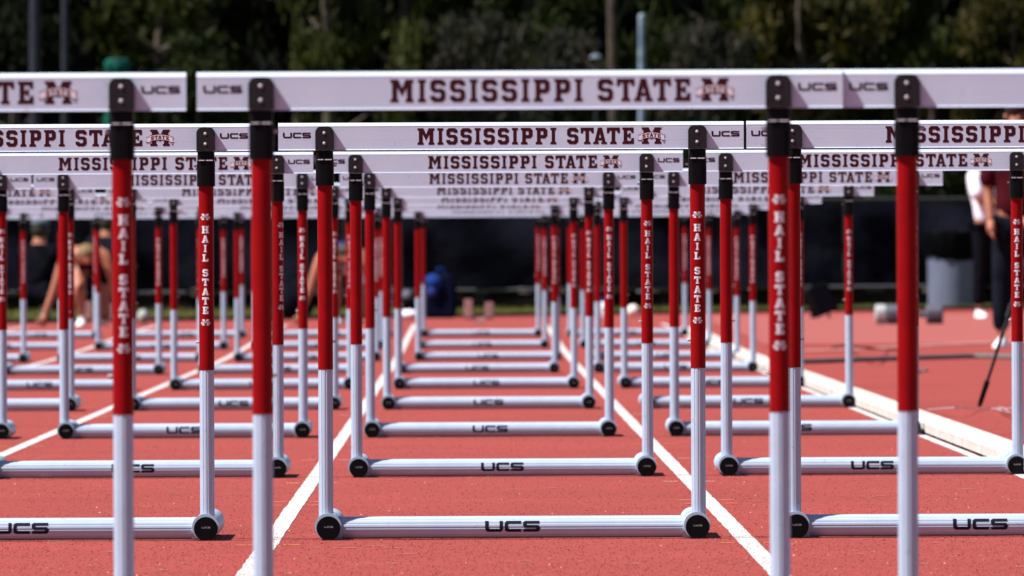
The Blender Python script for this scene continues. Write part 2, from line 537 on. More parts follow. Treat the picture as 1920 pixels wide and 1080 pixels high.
# ------------------------------------------------------------------ lettering outlines (unit height)
G = {
 'I': (0.36, [[(0, 0), (.36, 0), (.36, .12), (.28, .17), (.28, .83), (.36, .88), (.36, 1), (0, 1), (0, .88), (.08, .83), (.08, .17), (0, .12)]]),
 'S': (0.675, [[(.14, 1), (0, .87), (0, .56), (.14, .42), (.41, .42), (.455, .38), (.455, .25), (.41, .205), (.26, .205), (.23, .29), (0, .29), (0, .14), (.15, 0), (.53, 0),
               (.675, .15), (.675, .47), (.54, .60), (.27, .60), (.225, .64), (.225, .73), (.27, .78), (.43, .78), (.47, .71), (.675, .71), (.675, .87), (.53, 1)]]),
 'M': (1.02, [[(0, 0), (.37, 0), (.37, .12), (.31, .17), (.31, .63), (.515, .25), (.72, .63), (.72, .17), (.66, .12), (.66, 0), (1.02, 0), (1.02, .12), (.95, .17), (.95, .83), (1.02, .88),
               (1.02, 1), (.67, 1), (.515, .62), (.36, 1), (0, 1), (0, .88), (.08, .83), (.08, .17), (0, .12)]]),
 'P': (0.71, [[(0, 0), (.40, 0), (.40, .12), (.30, .17), (.30, .9), (.2, 1), (0, 1), (0, .88), (.08, .83), (.08, .17), (0, .12)],
              [(.15, 1), (.15, .79), (.50, .79), (.58, 1)], [(.57, 1), (.47, .79), (.47, .57), (.57, .36), (.71, .50), (.71, .86)], [(.2, .36), (.58, .36), (.50, .57), (.2, .57)]]),
 'T': (0.79, [[(0, 1), (0, .66), (.13, .66), (.18, .80), (.285, .80), (.285, .17), (.2, .12), (.2, 0), (.59, 0), (.59, .12), (.505, .17), (.505, .80), (.61, .80), (.66, .66), (.79, .66), (.79, 1)]]),
 'A': (0.83, [[(.07, .08), (.27, .08), (.51, 1), (.29, 1)], [(.56, .08), (.76, .08), (.54, 1), (.32, 1)], [(.2, .22), (.63, .22), (.6, .38), (.23, .38)],
              [(0, 0), (.34, 0), (.34, .13), (0, .13)], [(.49, 0), (.83, 0), (.83, .13), (.49, .13)]]),
 'E': (0.71, [[(0, 0), (.70, 0), (.70, .36), (.57, .36), (.50, .19), (.30, .19), (.30, .42), (.40, .42), (.40, .34), (.5, .34), (.5, .67), (.40, .67), (.40, .59), (.30, .59), (.30, .81), (.49, .81), (.55, .67), (.68, .67), (.68, 1),
               (0, 1), (0, .88), (.08, .83), (.08, .17), (0, .12)]]),
 'H': (0.84, [[(0, 0), (.38, 0), (.38, .13), (.31, .17), (.31, .41), (.53, .41), (.53, .17), (.46, .13), (.46, 0), (.84, 0), (.84, .13), (.77, .17), (.77, .83), (.84, .87), (.84, 1), (.46, 1), (.46, .87),
               (.53, .83), (.53, .59), (.31, .59), (.31, .83), (.38, .87), (.38, 1), (0, 1), (0, .87), (.07, .83), (.07, .17), (0, .13)]]),
 'L': (0.72, [[(0, 0), (.72, 0), (.72, .38), (.58, .38), (.52, .20), (.32, .20), (.32, .83), (.42, .87), (.42, 1), (0, 1), (0, .87), (.09, .83), (.09, .17), (0, .13)]]),
}
# wide rounded maker's mark letters
GU = {
 'U': (1.75, [[(0, 1), (.02, .30), (.10, .10), (.30, 0), (1.55, 0), (1.75, .18), (1.75, 1), (1.42, 1), (1.42, .27), (.42, .27), (.36, .34), (.36, 1)]]),
 'C': (1.62, [[(.22, 1), (.04, .86), (0, .70), (0, .28), (.06, .10), (.26, 0), (1.62, 0), (1.62, .26), (.40, .26), (.34, .32), (.34, .68), (.40, .74), (1.62, .74), (1.62, 1)]]),
 'S': (1.68, [[(.22, 1), (.04, .88), (0, .72), (.04, .50), (.22, .37), (1.26, .37), (1.31, .31), (1.26, .25), (.05, .25), (.05, 0), (1.48, 0), (1.64, .12), (1.68, .30), (1.64, .50), (1.48, .62), (.42, .62), (.37, .68), (.42, .75), (1.62, .75), (1.62, 1)]]),
}
def ccw(p):
    a = sum(p[i][0] * p[(i + 1) % len(p)][1] - p[(i + 1) % len(p)][0] * p[i][1] for i in range(len(p)))
    return p if a > 0 else p[::-1]
def union(polys):
    vs, fs = [], []
    for p in polys:
        p = ccw(p)
        o = len(vs)
        vs += [Vector(q) for q in p]
        fs.append(list(range(o, o + len(p))))
    V, E, Fc, ov, oe, of = delaunay_2d_cdt(vs, [], fs, 0, 1e-6)
    keep = [f for f, src in zip(Fc, of) if len(src) > 0]
    return [tuple(v) for v in V], keep
def text_polys(s, glyphs, h, gap, space=0.47, kern={}, sx=1.0):
    """lays text out from x=0; returns polygons and width"""
    out = []
    x = 0
    prev = None
    for ch in s:
        if ch == ' ':
            x += space
            prev = None
            continue
        w_, ps = glyphs[ch]
        if prev is not None:
            x += kern.get(prev + ch, gap)
        for p in ps:
            out.append([((x + u) * h * sx, v * h) for u, v in p])
        x += w_
        prev = ch
    return out, x * h * sx
def decal(polys, name, m, fn, parent=None, cuts_x=(), cuts_z=(), groups=None):
    """flat print laid on a surface: polys in (x,z), fn maps (x,z) to 3D"""
    V, Fc = union(polys)
    bm = bmesh.new()
    bv = [bm.verts.new((u, 0, v)) for u, v in V]
    for f in Fc:
        try: bm.faces.new([bv[i] for i in f])
        except ValueError: pass
    for c in cuts_x:
        bmesh.ops.bisect_plane(bm, geom=bm.verts[:] + bm.edges[:] + bm.faces[:], plane_co=(c, 0, 0), plane_no=(1, 0, 0))
    for c in cuts_z:
        bmesh.ops.bisect_plane(bm, geom=bm.verts[:] + bm.edges[:] + bm.faces[:], plane_co=(0, 0, c), plane_no=(0, 0, 1))
    for v in bm.verts:
        v.co = Vector(fn(v.co.x, v.co.z))
    bm.normal_update()
    fl = [f for f in bm.faces if f.normal.y > 0]
    bmesh.ops.reverse_faces(bm, faces=fl)
    me = bpy.data.meshes.new(name)
    bm.to_mesh(me)
    bm.free()
    me.materials.append(m)
    o = bpy.data.objects.new(name, me)
    col.objects.link(o)
    if parent: o.parent = parent
    return o
def shift(polys, dx, dz, s=1.0):
    return [[(u * s + dx, v * s + dz) for u, v in p] for p in polys]
def join_into(a, others):
    """join evaluated print layers into object a, keeping their materials"""
    bm = bmesh.new()
    mats = []
    for o in [a] + others:
        idx0 = len(mats)
        mats += list(o.data.materials)
        n0 = len(bm.faces)
        bm.from_mesh(o.data)
        bm.faces.ensure_lookup_table()
        for f in bm.faces[n0:]:
            f.material_index = idx0
    me = bpy.data.meshes.new(a.name)
    for m in mats: me.materials.append(m)
    bm.to_mesh(me)
    bm.free()
    a.data = me
    for o in others:
        bpy.data.objects.remove(o)
    return a

def emblem(h, fn_layer, parent, cx, cz, main, band, letters, cuts=(), dot=True):
    """block M crossed by a curved banner reading STATE; fn_layer(layer) returns the (x,z)->3D map"""
    w_, ps = G['M']
    k = 1.18 / 1.02
    Mp = [[((u * k - 0.59) * h + cx, (v - 0.5) * h + cz) for u, v in p] for p in ps]
    if dot:
        Mp.append([(cx + h * (0.76 + 0.045 * math.cos(a)), cz + h * (-0.42 + 0.045 * math.sin(a))) for a in [i * 0.785 for i in range(8)]])
    def arc(x): return 0.10 * (1 - (x / 0.62) ** 2)
    def bandpoly(g):
        top, bot = [], []
        for i in range(11):
            x = -0.62 + 1.24 * i / 10
            top.append((x, 0.10 + arc(x) + g)); bot.append((x, -0.22 + arc(x) - g))
        ctr = bot + top[::-1]
        ps = [ctr]
        for s in (-1, 1):
            ps.append([(s * 0.60, 0.05 + g), (s * (0.80 + g), 0.02 + g), (s * 0.745, -0.11), (s * (0.83 + g), -0.27 - g), (s * 0.60, -0.27 - g)])
        return [[(u * h + cx, v * h + cz) for u, v in p] for p in ps]
    a = decal(Mp, 'emblem', main, fn_layer(0), parent, cuts)
    b1 = decal(bandpoly(0.028), 'tmp', main if main is not M['white_print'] else letters, fn_layer(1), None, cuts)
    b2 = decal(bandpoly(-0.012), 'tmp', band, fn_layer(2), None, cuts)
    tp, tw = text_polys('STATE', G, 0.215, 0.12, kern={'TA': -0.02, 'AT': 0.0})
    tp = [[((u - tw / 2) * 1.28, v - 0.165 + arc((u - tw / 2) * 1.28)) for u, v in p] for p in tp]
    tp = [[(u * h + cx, v * h + cz) for u, v in p] for p in tp]
    b3 = decal(tp, 'tmp', letters, fn_layer(3), None, cuts)
    return join_into(a, [b1, b2, b3])

# ------------------------------------------------------------------ one hurdle (origin on the ground between its uprights)
ZT, ZB = 1.076, 1.005
UX = 0.4805
def make_hurdle():
    root = empty('hurdle')
    # crossbar board
    prof = [(-0.0120, 1.0075), (-0.0140, 1.0060), (-0.0140, 1.0050), (0.0150, 1.0050), (0.0150, 1.067), (0.0130, 1.0735), (0.0060, 1.0760), (-0.0020, 1.0758), (-0.0060, 1.0748),
            (-0.0100, 1.0712), (-0.0124, 1.0668), (-0.0120, 1.0664), (-0.0120, 1.055), (-0.0117, 1.0545), (-0.0120, 1.054), (-0.0120, 1.0290), (-0.0117, 1.0285), (-0.0120, 1.0280)]
    board = MB().prism(prof, 'x', -0.6, 0.6).build('crossbar_board', M['white_plastic'], root, shade=25)
    h = 0.0427
    tp, tw = text_polys('MISSISSIPPI', G, h, 0.18)
    tp2, tw2 = text_polys('STATE', G, h, 0.145, kern={'TA': -0.04, 'AT': 0.0})
    YF = -0.01235
    for wp_ in (shift(tp, -0.241, 1.0184), shift(tp2, -0.241 + tw + 0.65 * h, 1.0184)):
        decal(wp_, 'lettering', M['maroon_print'], lambda x, z: (x, YF, z), board)
    M.setdefault('pink_band', mat('pale banner print', (0.74, 0.64, 0.68), 0.5, 0.3))
    emblem(h, lambda k: (lambda x, z: (x, YF - 0.00025 * k, z)), board, 0.3625, 1.0398, M['maroon_print'], M['pink_band'], M['maroon_print'])
    up, uw = text_polys('UCS', GU, 0.0143, 0.16)
    sx = 0.0725 / uw
    up = [[(u * sx, v) for u, v in p] for p in up]
    dark = mat('dark maroon print', (0.018, 0.004, 0.010), 0.5, 0.15) if 'mk' not in M else M['mk']
    M['mk'] = dark
    for cx in (-0.552, 0.553):
        decal(shift(up, cx - 0.03625, 1.0368), 'maker_mark', dark, lambda x, z: (x, YF, z), board)
    # uprights
    for s in (-1, 1):
        ux = s * UX
        lower = MB().prism(circle(0.0188, 96, ux, 0.004, 12, 0.0011), 'z', 0.050, 0.452).build('lower_tube', M['white_metal'], root, shade=28)
        upper = MB().prism(circle(0.0195, 56, ux, 0.004), 'z', 0.440, 0.925).build('upper_tube', M['red_paint'], root, shade=40)
        # moulded black sleeve and bracket
        def rr(w_, d_, rc):
            o = []
            for cx, cy, a0 in ((w_ / 2 - rc, d_ / 2 - rc, 0), (-w_ / 2 + rc, d_ / 2 - rc, 90), (-w_ / 2 + rc, -d_ / 2 + rc, 180), (w_ / 2 - rc, -d_ / 2 + rc, 270)):
                for q in range(5):
                    a = R(a0 + q * 22.5)
                    o.append((ux + cx + rc * math.cos(a), 0.003 + cy + rc * math.sin(a)))
            return o
        slv = MB().prism(rr(0.0468, 0.046, 0.014), 'z', 0.914, 0.979).prism(rr(0.0440, 0.043, 0.012), 'z', 0.979, 1.0045)
        slv = slv.build('sleeve', M['black_plastic'], root, shade=30)
        pl = []
        for q in range(9):
            a = R(0 + q * 22.5 / 2)
            pl.append((0.024 - 0.017 + 0.017 * math.cos(a), 1.067 - 0.017 + 0.017 * math.sin(a)))
        for q in range(9):
            a = R(90 + q * 22.5 / 2)
            pl.append((-0.024 + 0.017 + 0.017 * math.cos(a), 1.067 - 0.017 + 0.017 * math.sin(a)))
        pl += [(-0.024, 1.006), (0.024, 1.006)]
        br = MB().prism([(ux + u, v) for u, v in pl], 'y', -0.0235, -0.0127).build('bracket', M['dark_plate'], root, shade=30)
        for zc in (1.050, 1.0235):
            MB().lathe([(0.0001, -0.0258), (0.0022, -0.0256), (0.0038, -0.0248), (0.0040, -0.0237)], (ux - 0.001, 0, zc), 12, 'y').build('screw', M['steel'], br, shade=40)
        sl = MB()
        for q in (-0.0108, 0.0095):
            sl.box((ux + q, -0.0205, 0.9812), (0.0150 if q < 0 else 0.0175, 0.004, 0.0022))
        sl.build('slot_edge', M['white_print'], slv)
        MB().lathe([(0.0028, 0), (0.0034, 0.004), (0.0034, 0.0075), (0.001, 0.009)], (0, 0, 0), 10, 'x').build('adjuster_pin', M['steel'], slv, shade=40,
                   loc=(ux - s * 0.0245 if s > 0 else ux + 0.0225, 0.0, 0.966)) if s < 0 else \
            MB().lathe([(0.001, -0.009), (0.0034, -0.0075), (0.0034, -0.004), (0.0028, 0)], (0, 0, 0), 10, 'x').build('adjuster_pin', M['steel'], slv, shade=40, loc=(ux - 0.0225, 0.0, 0.966))
        # height locking button low on the inner side of the red tube
        if s > 0:
            MB().lathe([(0.001, -0.0095), (0.0036, -0.008), (0.0036, -0.004), (0.0022, 0)], (0, 0, 0), 10, 'x').build('lock_button', M['steel'], upper, shade=40, loc=(ux - 0.0190, 0.0, 0.512))
        else:
            MB().lathe([(0.0022, 0), (0.0036, 0.004), (0.0036, 0.008), (0.001, 0.0095)], (0, 0, 0), 10, 'x').build('lock_button', M['steel'], upper, shade=40, loc=(ux + 0.0190, 0.0, 0.512))
        # foot running away along the ground, black cap at its near end
        fx = s * (UX - 0.005)
        ft = MB().prism(circle(0.0345, 48, fx, 0.0355, 0, 0, 0.001), 'y', -0.030, 0.69).build('foot', M['white_metal'], root, shade=30)
        MB().prism(circle(0.0308, 40, fx + 0.0012, 0.0312, 0, 0, 0.002), 'y', -0.0345, -0.0302).build('end_cap', M['black_plastic'], ft, shade=40)
        MB().prism(circle(0.0308, 40, fx, 0.0335, 0, 0, 0.001), 'y', 0.6902, 0.695).build('end_cap', M['black_plastic'], ft, shade=40)
        cp, cw = text_polys('UCS', GU, 0.0042, 0.16)
        decal(shift(cp, fx - cw / 2 + 0.002, 0.0325), 'cap_mark', M['grey_print'], lambda x, z: (x, -0.0348, z), ft)
        if s > 0:
            rad = 0.0199
            def curve(k, ux=ux, rad=rad):
                return lambda x, z: (x, -math.sqrt(max(1e-9, (rad + 0.00018 * k) ** 2 - x * x)), z)
            hh, pitch, z0 = 0.0188, 0.0242, 0.7929
            pol = []
            z = z0
            for ch in 'HAIL STATE':
                if ch == ' ':
                    z -= 0.0143
                    continue
                w_, ps = G[ch]
                for p in ps:
                    pol.append([((u - w_ / 2) * hh * 1.16, v * hh + z) for u, v in p])
                z -= pitch
            cuts = [-0.012 + 0.002 * i for i in range(13)]
            for wp_ in ([p for p in pol if p[0][1] > 0.70], [p for p in pol if p[0][1] <= 0.70]):
                sg = decal(wp_, 'slogan', M['white_print'], curve(0), upper, cuts)
                sg.location = (ux, 0.004, 0)
            for zc in (0.8354, 0.5635):
                e = emblem(0.0155, curve, upper, 0.0, zc, M['white_print'], M['white_print'], M['red_paint'], cuts, dot=False)
                e.location = (ux, 0.004, 0)
    # cross tube between the feet, ribbed, with the maker's mark
    ct = MB().prism(circle(0.0285, 96, 0.026, 0.0315, 16, 0.0008), 'x', -UX + 0.034, UX - 0.034).build('cross_tube', M['white_metal'], root, shade=25)
    up, uw = text_polys('UCS', GU, 0.0285, 0.16)
    sx = 0.142 / uw
    up = [[(u * sx - 0.071, v + 0.0195) for u, v in p] for p in up]
    decal(up, 'tube_mark', M['dark_print'], lambda x, z: (x, 0.026 - math.sqrt((0.0291) ** 2 - (z - 0.0315) ** 2), z), ct, (), [0.012 + 0.003 * i for i in range(14)])
    # corner gussets
    for s in (-1, 1):
        MB().prism([(0.046, 0.002), (0.006, 0.002), (-0.006, 0.02), (0.001, 0.045), (0.024, 0.0605), (0.044, 0.048), (0.056, 0.02)], 'x', s * (UX - 0.041), s * (UX - 0.022)).build('corner_joint', M['white_metal'], root, shade=50)
    return root

proto = make_hurdle()
kids = {}
for o in list(bpy.data.objects):
    if o.parent is not None:
        kids.setdefault(o.parent, []).append(o)

ORD = ['nearest', 'second', 'third', 'fourth', 'fifth', 'sixth', 'seventh', 'eighth', 'ninth', 'farthest']
LANES = {
 'C': ('middle lane', {1: 979.5, 2: 961, 3: 942, 4: 919, 5: 916, 6: 912, 7: 895, 8: 915, 9: 904, 10: 902}),
 'R': ('lane beside the white kerb', {1: 2189, 2: 1838, 3: 1636, 4: 1489, 5: 1403, 6: 1336, 7: 1267, 8: 1252, 9: 1212, 10: 1177}),
 'L': ('lane left of the middle', {1: -251.5, 2: 40, 3: 249, 4: 345, 5: 438, 6: 492, 7: 525, 8: 576, 9: 597, 10: 622}),
 'LL': ('second lane left of middle', {4: -219, 5: -57, 6: 74, 7: 153, 8: 245, 9: 302, 10: 346}),
 'LLL': ('leftmost lane', {8: -86, 9: 4, 10: 72}),
}
first = True
rj = random.Random(3)
for key, (lname, rows) in LANES.items():
    for row, px in rows.items():
        d = 23.58 + 9.14 * (row - 1)
        X = (px - 880) / FD(d)
        if first:
            hd = proto
            first = False
        else:
            hd = copy_tree(proto, kids)
        d2 = d + rj.uniform(-0.02, 0.02)
        hd.location = (X, d2, zg(X, d))
        hd.rotation_euler = (rj.uniform(-0.002, 0.002), -0.0045 + rj.uniform(-0.0008, 0.0008), rj.uniform(-0.004, 0.004))
        where = {'nearest': 'row nearest the camera', 'farthest': 'farthest row'}.get(ORD[row - 1], '%s row from the camera' % ORD[row - 1])
        tag(hd, 'white board hurdle, red uprights, %s, %s' % (lname, where), 'hurdle', 'hurdles set in rows on the track lanes')
        turn = {('L', 3): 0.75, ('R', 1): 0.1, ('L', 2): -0.12, ('C', 3): 0.12, ('R', 4): 0.2}.get((key, row), rj.uniform(-0.12, 0.12))
        hd['turn'] = turn
bpy.context.view_layer.update()
for o in list(bpy.data.objects):
    if o.parent and o.parent.name.startswith('upper_tube') and (o.name.startswith('slogan') or o.name.startswith('emblem')):
        o.rotation_euler = (0, 0, o.parent.parent['turn'])
for o in bpy.data.objects:
    if 'turn' in o: del o['turn']

# ------------------------------------------------------------------ fence
FY = 152.0
def fz(x): return zg(x, 130) - 0.01
M['screen'] = mat('black windscreen cloth', (0.0012, 0.0012, 0.003), 0.95, 0.0, noise=(1.1, (0.012, 0.012, 0.021), 5), bump=(3, 0.6, 0.05))
M['skirt'] = mat('dark brown skirt cloth', (0.004, 0.0035, 0.0035), 0.95, 0.0, noise=(2.5, (0.013, 0.011, 0.010), 5))
M['galv'] = mat('weathered galvanised steel', (0.055, 0.055, 0.065), 0.6, 0.3, 0.2, noise=(8, (0.045, 0.045, 0.055)))
M['galv_dark'] = mat('black coated steel', (0.02, 0.02, 0.022), 0.5, 0.4, 0.2)
fence = empty('fence', (0, FY, 0))
tag(fence, 'low dark fence hung with black windscreen cloth behind the start', 'fence')
xp = frange(-13.5, 13.5, 3.0)
for x in xp:
    MB().tube([(x, 0, fz(x) - 0.1), (x, 0, fz(x) + 1.31)], 0.03, 10).build('post', M['galv_dark'], fence, shade=60)
rf = random.Random(9)
for a, b in zip(xp[:-1], xp[1:]):
    # windscreen cloth, sagging and wrinkled
    nxx, nzz = 24, 8
    def cloth(z0, z1, amp):
        vs, fs = [], []
        p = rf.uniform(0, 6)
        for j in range(nzz + 1):
            for i in range(nxx + 1):
                u, v = i / nxx, j / nzz
                x = a + 0.02 + (b - a - 0.04) * u
                yy = -0.045 - amp * (0.5 + 0.5 * math.sin(u * 19 + p + v * 2)) * (0.3 + math.sin(math.pi * u)) - amp * math.sin(v * 5 + p + u * 3) * 0.6
                zz = fz(x) + z0 + (z1 - z0) * v - (0.02 * math.sin(math.pi * u) if j == nzz else 0) + (0.01 * math.sin(u * 25 + p) if j in (0, nzz) else 0)
                vs.append((x, yy, zz))
        for j in range(nzz):
            for i in range(nxx):
                q = j * (nxx + 1) + i
                fs.append((q, q + 1, q + nxx + 2, q + nxx + 1))
        return MB().add(vs, fs)
    cloth(0.27, 1.29, 0.075).build('windscreen_panel', M['screen'], fence, shade=80, fix=False)
    cloth(0.0, 0.215, 0.015).build('skirt_panel', M['skirt'], fence, shade=80, fix=False)
MB().tube([(x, 0, fz(x) + 1.31) for x in xp], 0.022, 8).build('top_rail', M['galv_dark'], fence, shade=60)
MB().tube([(x, -0.06, fz(x) + 0.243 + 0.004 * x) for x in xp], 0.02, 8).build('bottom_rail', M['galv'], fence, shade=60)

# ------------------------------------------------------------------ trees
def crown_mesh(name, seed, nclump, nleaf, rx, ry, rz, leaf, shell=0.55, droop=0.0):
    r = np.random.RandomState(seed)
    vs = []
    for c in range(nclump):
        v = r.normal(size=3); v /= np.linalg.norm(v)
        rad = shell + (1 - shell) * r.uniform() ** 0.6
        ctr = v * rad * r.uniform(0.85, 1.12)
        cs = r.uniform(0.08, 0.22)
        p = r.normal(size=(nleaf, 3)) * cs * np.array([1.15, 1.15, 0.55]) + ctr
        p *= np.array([rx, ry, rz])
        a = r.normal(size=(nleaf, 3)); a /= np.linalg.norm(a, axis=1)[:, None]
        b = r.normal(size=(nleaf, 3)); b -= a * (a * b).sum(1)[:, None]; b /= np.linalg.norm(b, axis=1)[:, None]
        s = leaf * r.uniform(0.5, 1.3, (nleaf, 1))
        q = np.stack([p - a * s, p + b * s * 0.45, p + a * s, p - b * s * 0.45], 1)
        vs.append(q)
    vs = np.concatenate(vs).reshape(-1, 3)
    n = len(vs) // 4
    me = bpy.data.meshes.new(name)
    me.vertices.add(len(vs)); me.vertices.foreach_set('co', vs.ravel())
    me.loops.add(n * 4); me.loops.foreach_set('vertex_index', np.arange(n * 4))
    me.polygons.add(n); me.polygons.foreach_set('loop_start', np.arange(n) * 4)
    me.update()
    me.validate()
    return me
def leaf_mat(name, c1, c2, sc=1.6):
    m = mat(name, c1, 0.75, 0.08, noise=(sc, c2, 5))
    n = m.node_tree
    b = n.nodes['Principled BSDF']
    tr = n.nodes.new('ShaderNodeBsdfTranslucent')
    tr.inputs[0].default_value = (c1[0] * 1.3, c1[1] * 1.5, c1[2] * 0.8, 1)
    mx = n.nodes.new('ShaderNodeMixShader')
    mx.inputs[0].default_value = 0.25
    out = [q for q in n.nodes if q.type == 'OUTPUT_MATERIAL'][0]
    n.links.new(b.outputs[0], mx.inputs[1]); n.links.new(tr.outputs[0], mx.inputs[2]); n.links.new(mx.outputs[0], out.inputs[0])
    return m
LM = {
 'olive': leaf_mat('olive leaves', (0.040, 0.045, 0.011), (0.014, 0.018, 0.006)),
 'green': leaf_mat('mid green leaves', (0.012, 0.018, 0.006), (0.030, 0.039, 0.011)),
 'yellow': leaf_mat('yellow brown leaves', (0.060, 0.048, 0.014), (0.018, 0.020, 0.007)),
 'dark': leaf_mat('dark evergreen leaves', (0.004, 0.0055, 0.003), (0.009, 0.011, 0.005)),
 'grey': leaf_mat('grey twigs', (0.040, 0.037, 0.030), (0.012, 0.014, 0.010)),
}
M['bark'] = mat('grey brown bark', (0.09, 0.07, 0.055), 0.9, 0.2, noise=(9, (0.045, 0.035, 0.03)), bump=(14, 0.8, 0.03))
CM = [crown_mesh('crown', 21, 26, 190, 1, 1, 1, 0.095), crown_mesh('crown', 22, 22, 210, 1, 1, 1, 0.085, 0.5), crown_mesh('crown', 23, 30, 150, 1, 1, 1, 0.11, 0.4)]
TW = crown_mesh('crown', 24, 50, 70, 1, 1, 1, 0.10, 0.3)
mesh_cache = {}
def tree(x, y, h, rr_, zc, kind, label, ml, grp=None, cat='tree', name='tree'):
    t = empty(name, (x, y, zg(x, 130) - 0.05))
    tag(t, label, cat, grp)
    rs_ = random.Random(int(x * 100) + int(y))
    pts = [(0, 0, -0.2)]
    px = py = 0
    for i in range(1, 7):
        px += rs_.uniform(-.06, .06); py += rs_.uniform(-.06, .06)
        pts.append((px, py, h * 0.9 * i / 6))
    r0 = 0.045 * h ** 0.6 * 1.1
    mb = MB().tube(pts, [r0 * (1 - 0.13 * i) for i in range(7)], 10)
    for i in range(7):
        a = rs_.uniform(0, 6.28)
        b0 = Vector(pts[rs_.choice((2, 3, 4, 5))])
        L_ = rr_ * rs_.uniform(0.5, 0.85)
        b1 = b0 + Vector((math.cos(a) * L_ * 0.5, math.sin(a) * L_ * 0.5, L_ * 0.25))
        b2 = b0 + Vector((math.cos(a) * L_, math.sin(a) * L_, L_ * 0.6))
        mb.tube([b0, b1, b2], [r0 * 0.4, r0 * 0.28, r0 * 0.1], 6)
    mb.build('trunk', M['bark'], t, shade=60)
    src = TW if kind == 'grey' else CM[ml]
    key = (kind, ml)
    if key not in mesh_cache:
        me = src.copy()
        me.materials.clear()
        me.materials.append(LM[kind])
        mesh_cache[key] = me
    c = bpy.data.objects.new('crown', mesh_cache[key])
    col.objects.link(c)
    c.parent = t
    c.location = (0, 0, zc)
    c.scale = (rr_, rr_, max(0.6, h - zc))
    c.rotation_euler = (0, 0, rs_.uniform(0, 6.28))
    return t
def TX(px, d): return (px - 880) / FD(d)
front = [
 (30, 186, 5.6, 1.0, 3.5, 'dark', 'dark leafy tree behind the fence at the far left edge', 0),
 (310, 188, 6.2, 1.1, 4.1, 'olive', 'olive green tree above the left board, right of the teal parasol', 1),
 (375, 184, 3.9, 0.65, 2.9, 'green', 'low green bush tree above the gap between the two nearest boards', 2),
 (560, 196, 7.5, 1.5, 4.3, 'dark', 'dark green tree left of the brightest olive crown', 0),
 (610, 186, 6.6, 0.75, 4.45, 'olive', 'brightest olive tree hanging above the bulldog end of the nearest middle board', 1),
 (765, 190, 7.6, 0.8, 5.0, 'olive', 'tall olive crown showing at the top edge left of centre', 0),
 (905, 187, 4.6, 0.7, 3.2, 'grey', 'grey twiggy shrub tree left of the image centre above the board', 0),
 (990, 189, 5.8, 0.8, 4.1, 'green', 'green tree right of the grey twiggy shrub near the centre', 1),
 (1060, 184, 4.2, 0.55, 3.2, 'grey', 'small grey brushwood tree just left of the brown trunk', 0),
 (1235, 192, 7.6, 0.9, 4.9, 'green', 'green tree directly behind the pale blue pole', 2),
 (1340, 187, 6.6, 0.95, 4.6, 'green', 'broad green tree to the right of the pale blue pole', 1),
 (1325, 182, 4.3, 0.65, 3.0, 'grey', 'grey brushy tree low in front of the broad green tree', 0),
 (1510, 186, 5.6, 0.95, 3.8, 'yellow', 'yellow brown tree above the right bracket of the nearest middle hurdle', 0),
 (1640, 188, 6.4, 0.85, 4.2, 'olive', 'olive tree above the joint between the two nearest right boards', 2),
 (1745, 190, 5.0, 0.8, 2.6, 'green', 'green bushy tree seen above the fence right of the red uprights', 1),
 (1895, 185, 5.2, 0.75, 3.6, 'yellow', 'yellow olive tree at the far right edge', 1),
]
for px, d, h, r_, zc, kind, lab, ml in front:
    lab = lab.replace('hanging above the bulldog end of the nearest middle board', 'hanging above the left half of the nearest middle board')
    tree(TX(px, d), d, h, r_, zc, kind, lab, ml, 'trees behind the fence')
rb = random.Random(4)
for i in range(11):
    x = -10.5 + i * 2.2 + rb.uniform(-.4, .4)
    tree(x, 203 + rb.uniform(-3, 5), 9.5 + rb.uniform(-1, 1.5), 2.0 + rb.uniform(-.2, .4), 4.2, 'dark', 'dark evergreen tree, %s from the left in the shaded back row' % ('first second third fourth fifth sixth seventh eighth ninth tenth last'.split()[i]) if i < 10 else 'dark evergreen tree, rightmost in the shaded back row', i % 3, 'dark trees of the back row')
# far wood, one uncountable mass
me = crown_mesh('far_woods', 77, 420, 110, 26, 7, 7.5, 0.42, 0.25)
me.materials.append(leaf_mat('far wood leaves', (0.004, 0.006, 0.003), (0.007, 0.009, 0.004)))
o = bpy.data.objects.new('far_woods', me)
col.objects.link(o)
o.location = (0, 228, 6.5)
tag(o, 'dark mass of woodland closing the view behind the trees', 'woods', kind='stuff')

# poles and trunks among the trees
M['pole_grey'] = mat('grey pole', (0.022, 0.024, 0.034), 0.7, 0.2, 0.0, noise=(6, (0.014, 0.016, 0.024)))
M['pole_blue'] = mat('pale blue painted pole', (0.10, 0.15, 0.21), 0.7, 0.2, noise=(9, (0.22, 0.28, 0.34), 6))
def pole(px, d, ztop, rad, m, label, name='light_pole', cat='pole'):
    x = TX(px, d)
    p = empty(name, (x, d, zg(x, 130)))
    tag(p, label, cat)
    MB().lathe([(rad, 0), (rad * 0.8, ztop)], (0, 0, 0), 14).build('shaft', m, p, shade=50)
    MB().lathe([(rad * 1.9, 0), (rad * 1.9, 0.05), (rad * 1.2, 0.09)], (0, 0, 0), 14).build('base_plate', M['galv_dark'], p, shade=40)
    return p
pole(66, 176, 9.0, 0.085, M['pole_grey'], 'thick grey pole, leftmost of the two at the upper left')
pole(122, 178, 9.0, 0.055, M['pole_grey'], 'thin dark bluish pole, second from the left edge')
pb = pole(1203, 180, 4.0, 0.055, M['pole_blue'], 'pale blue speckled pole rising above the nearest middle board')
MB().lathe([(0.044, 4.0), (0.05, 4.02), (0.03, 4.06), (0.002, 4.07)], (0, 0, 0), 14).build('cap', M['pole_blue'], pb, shade=50)
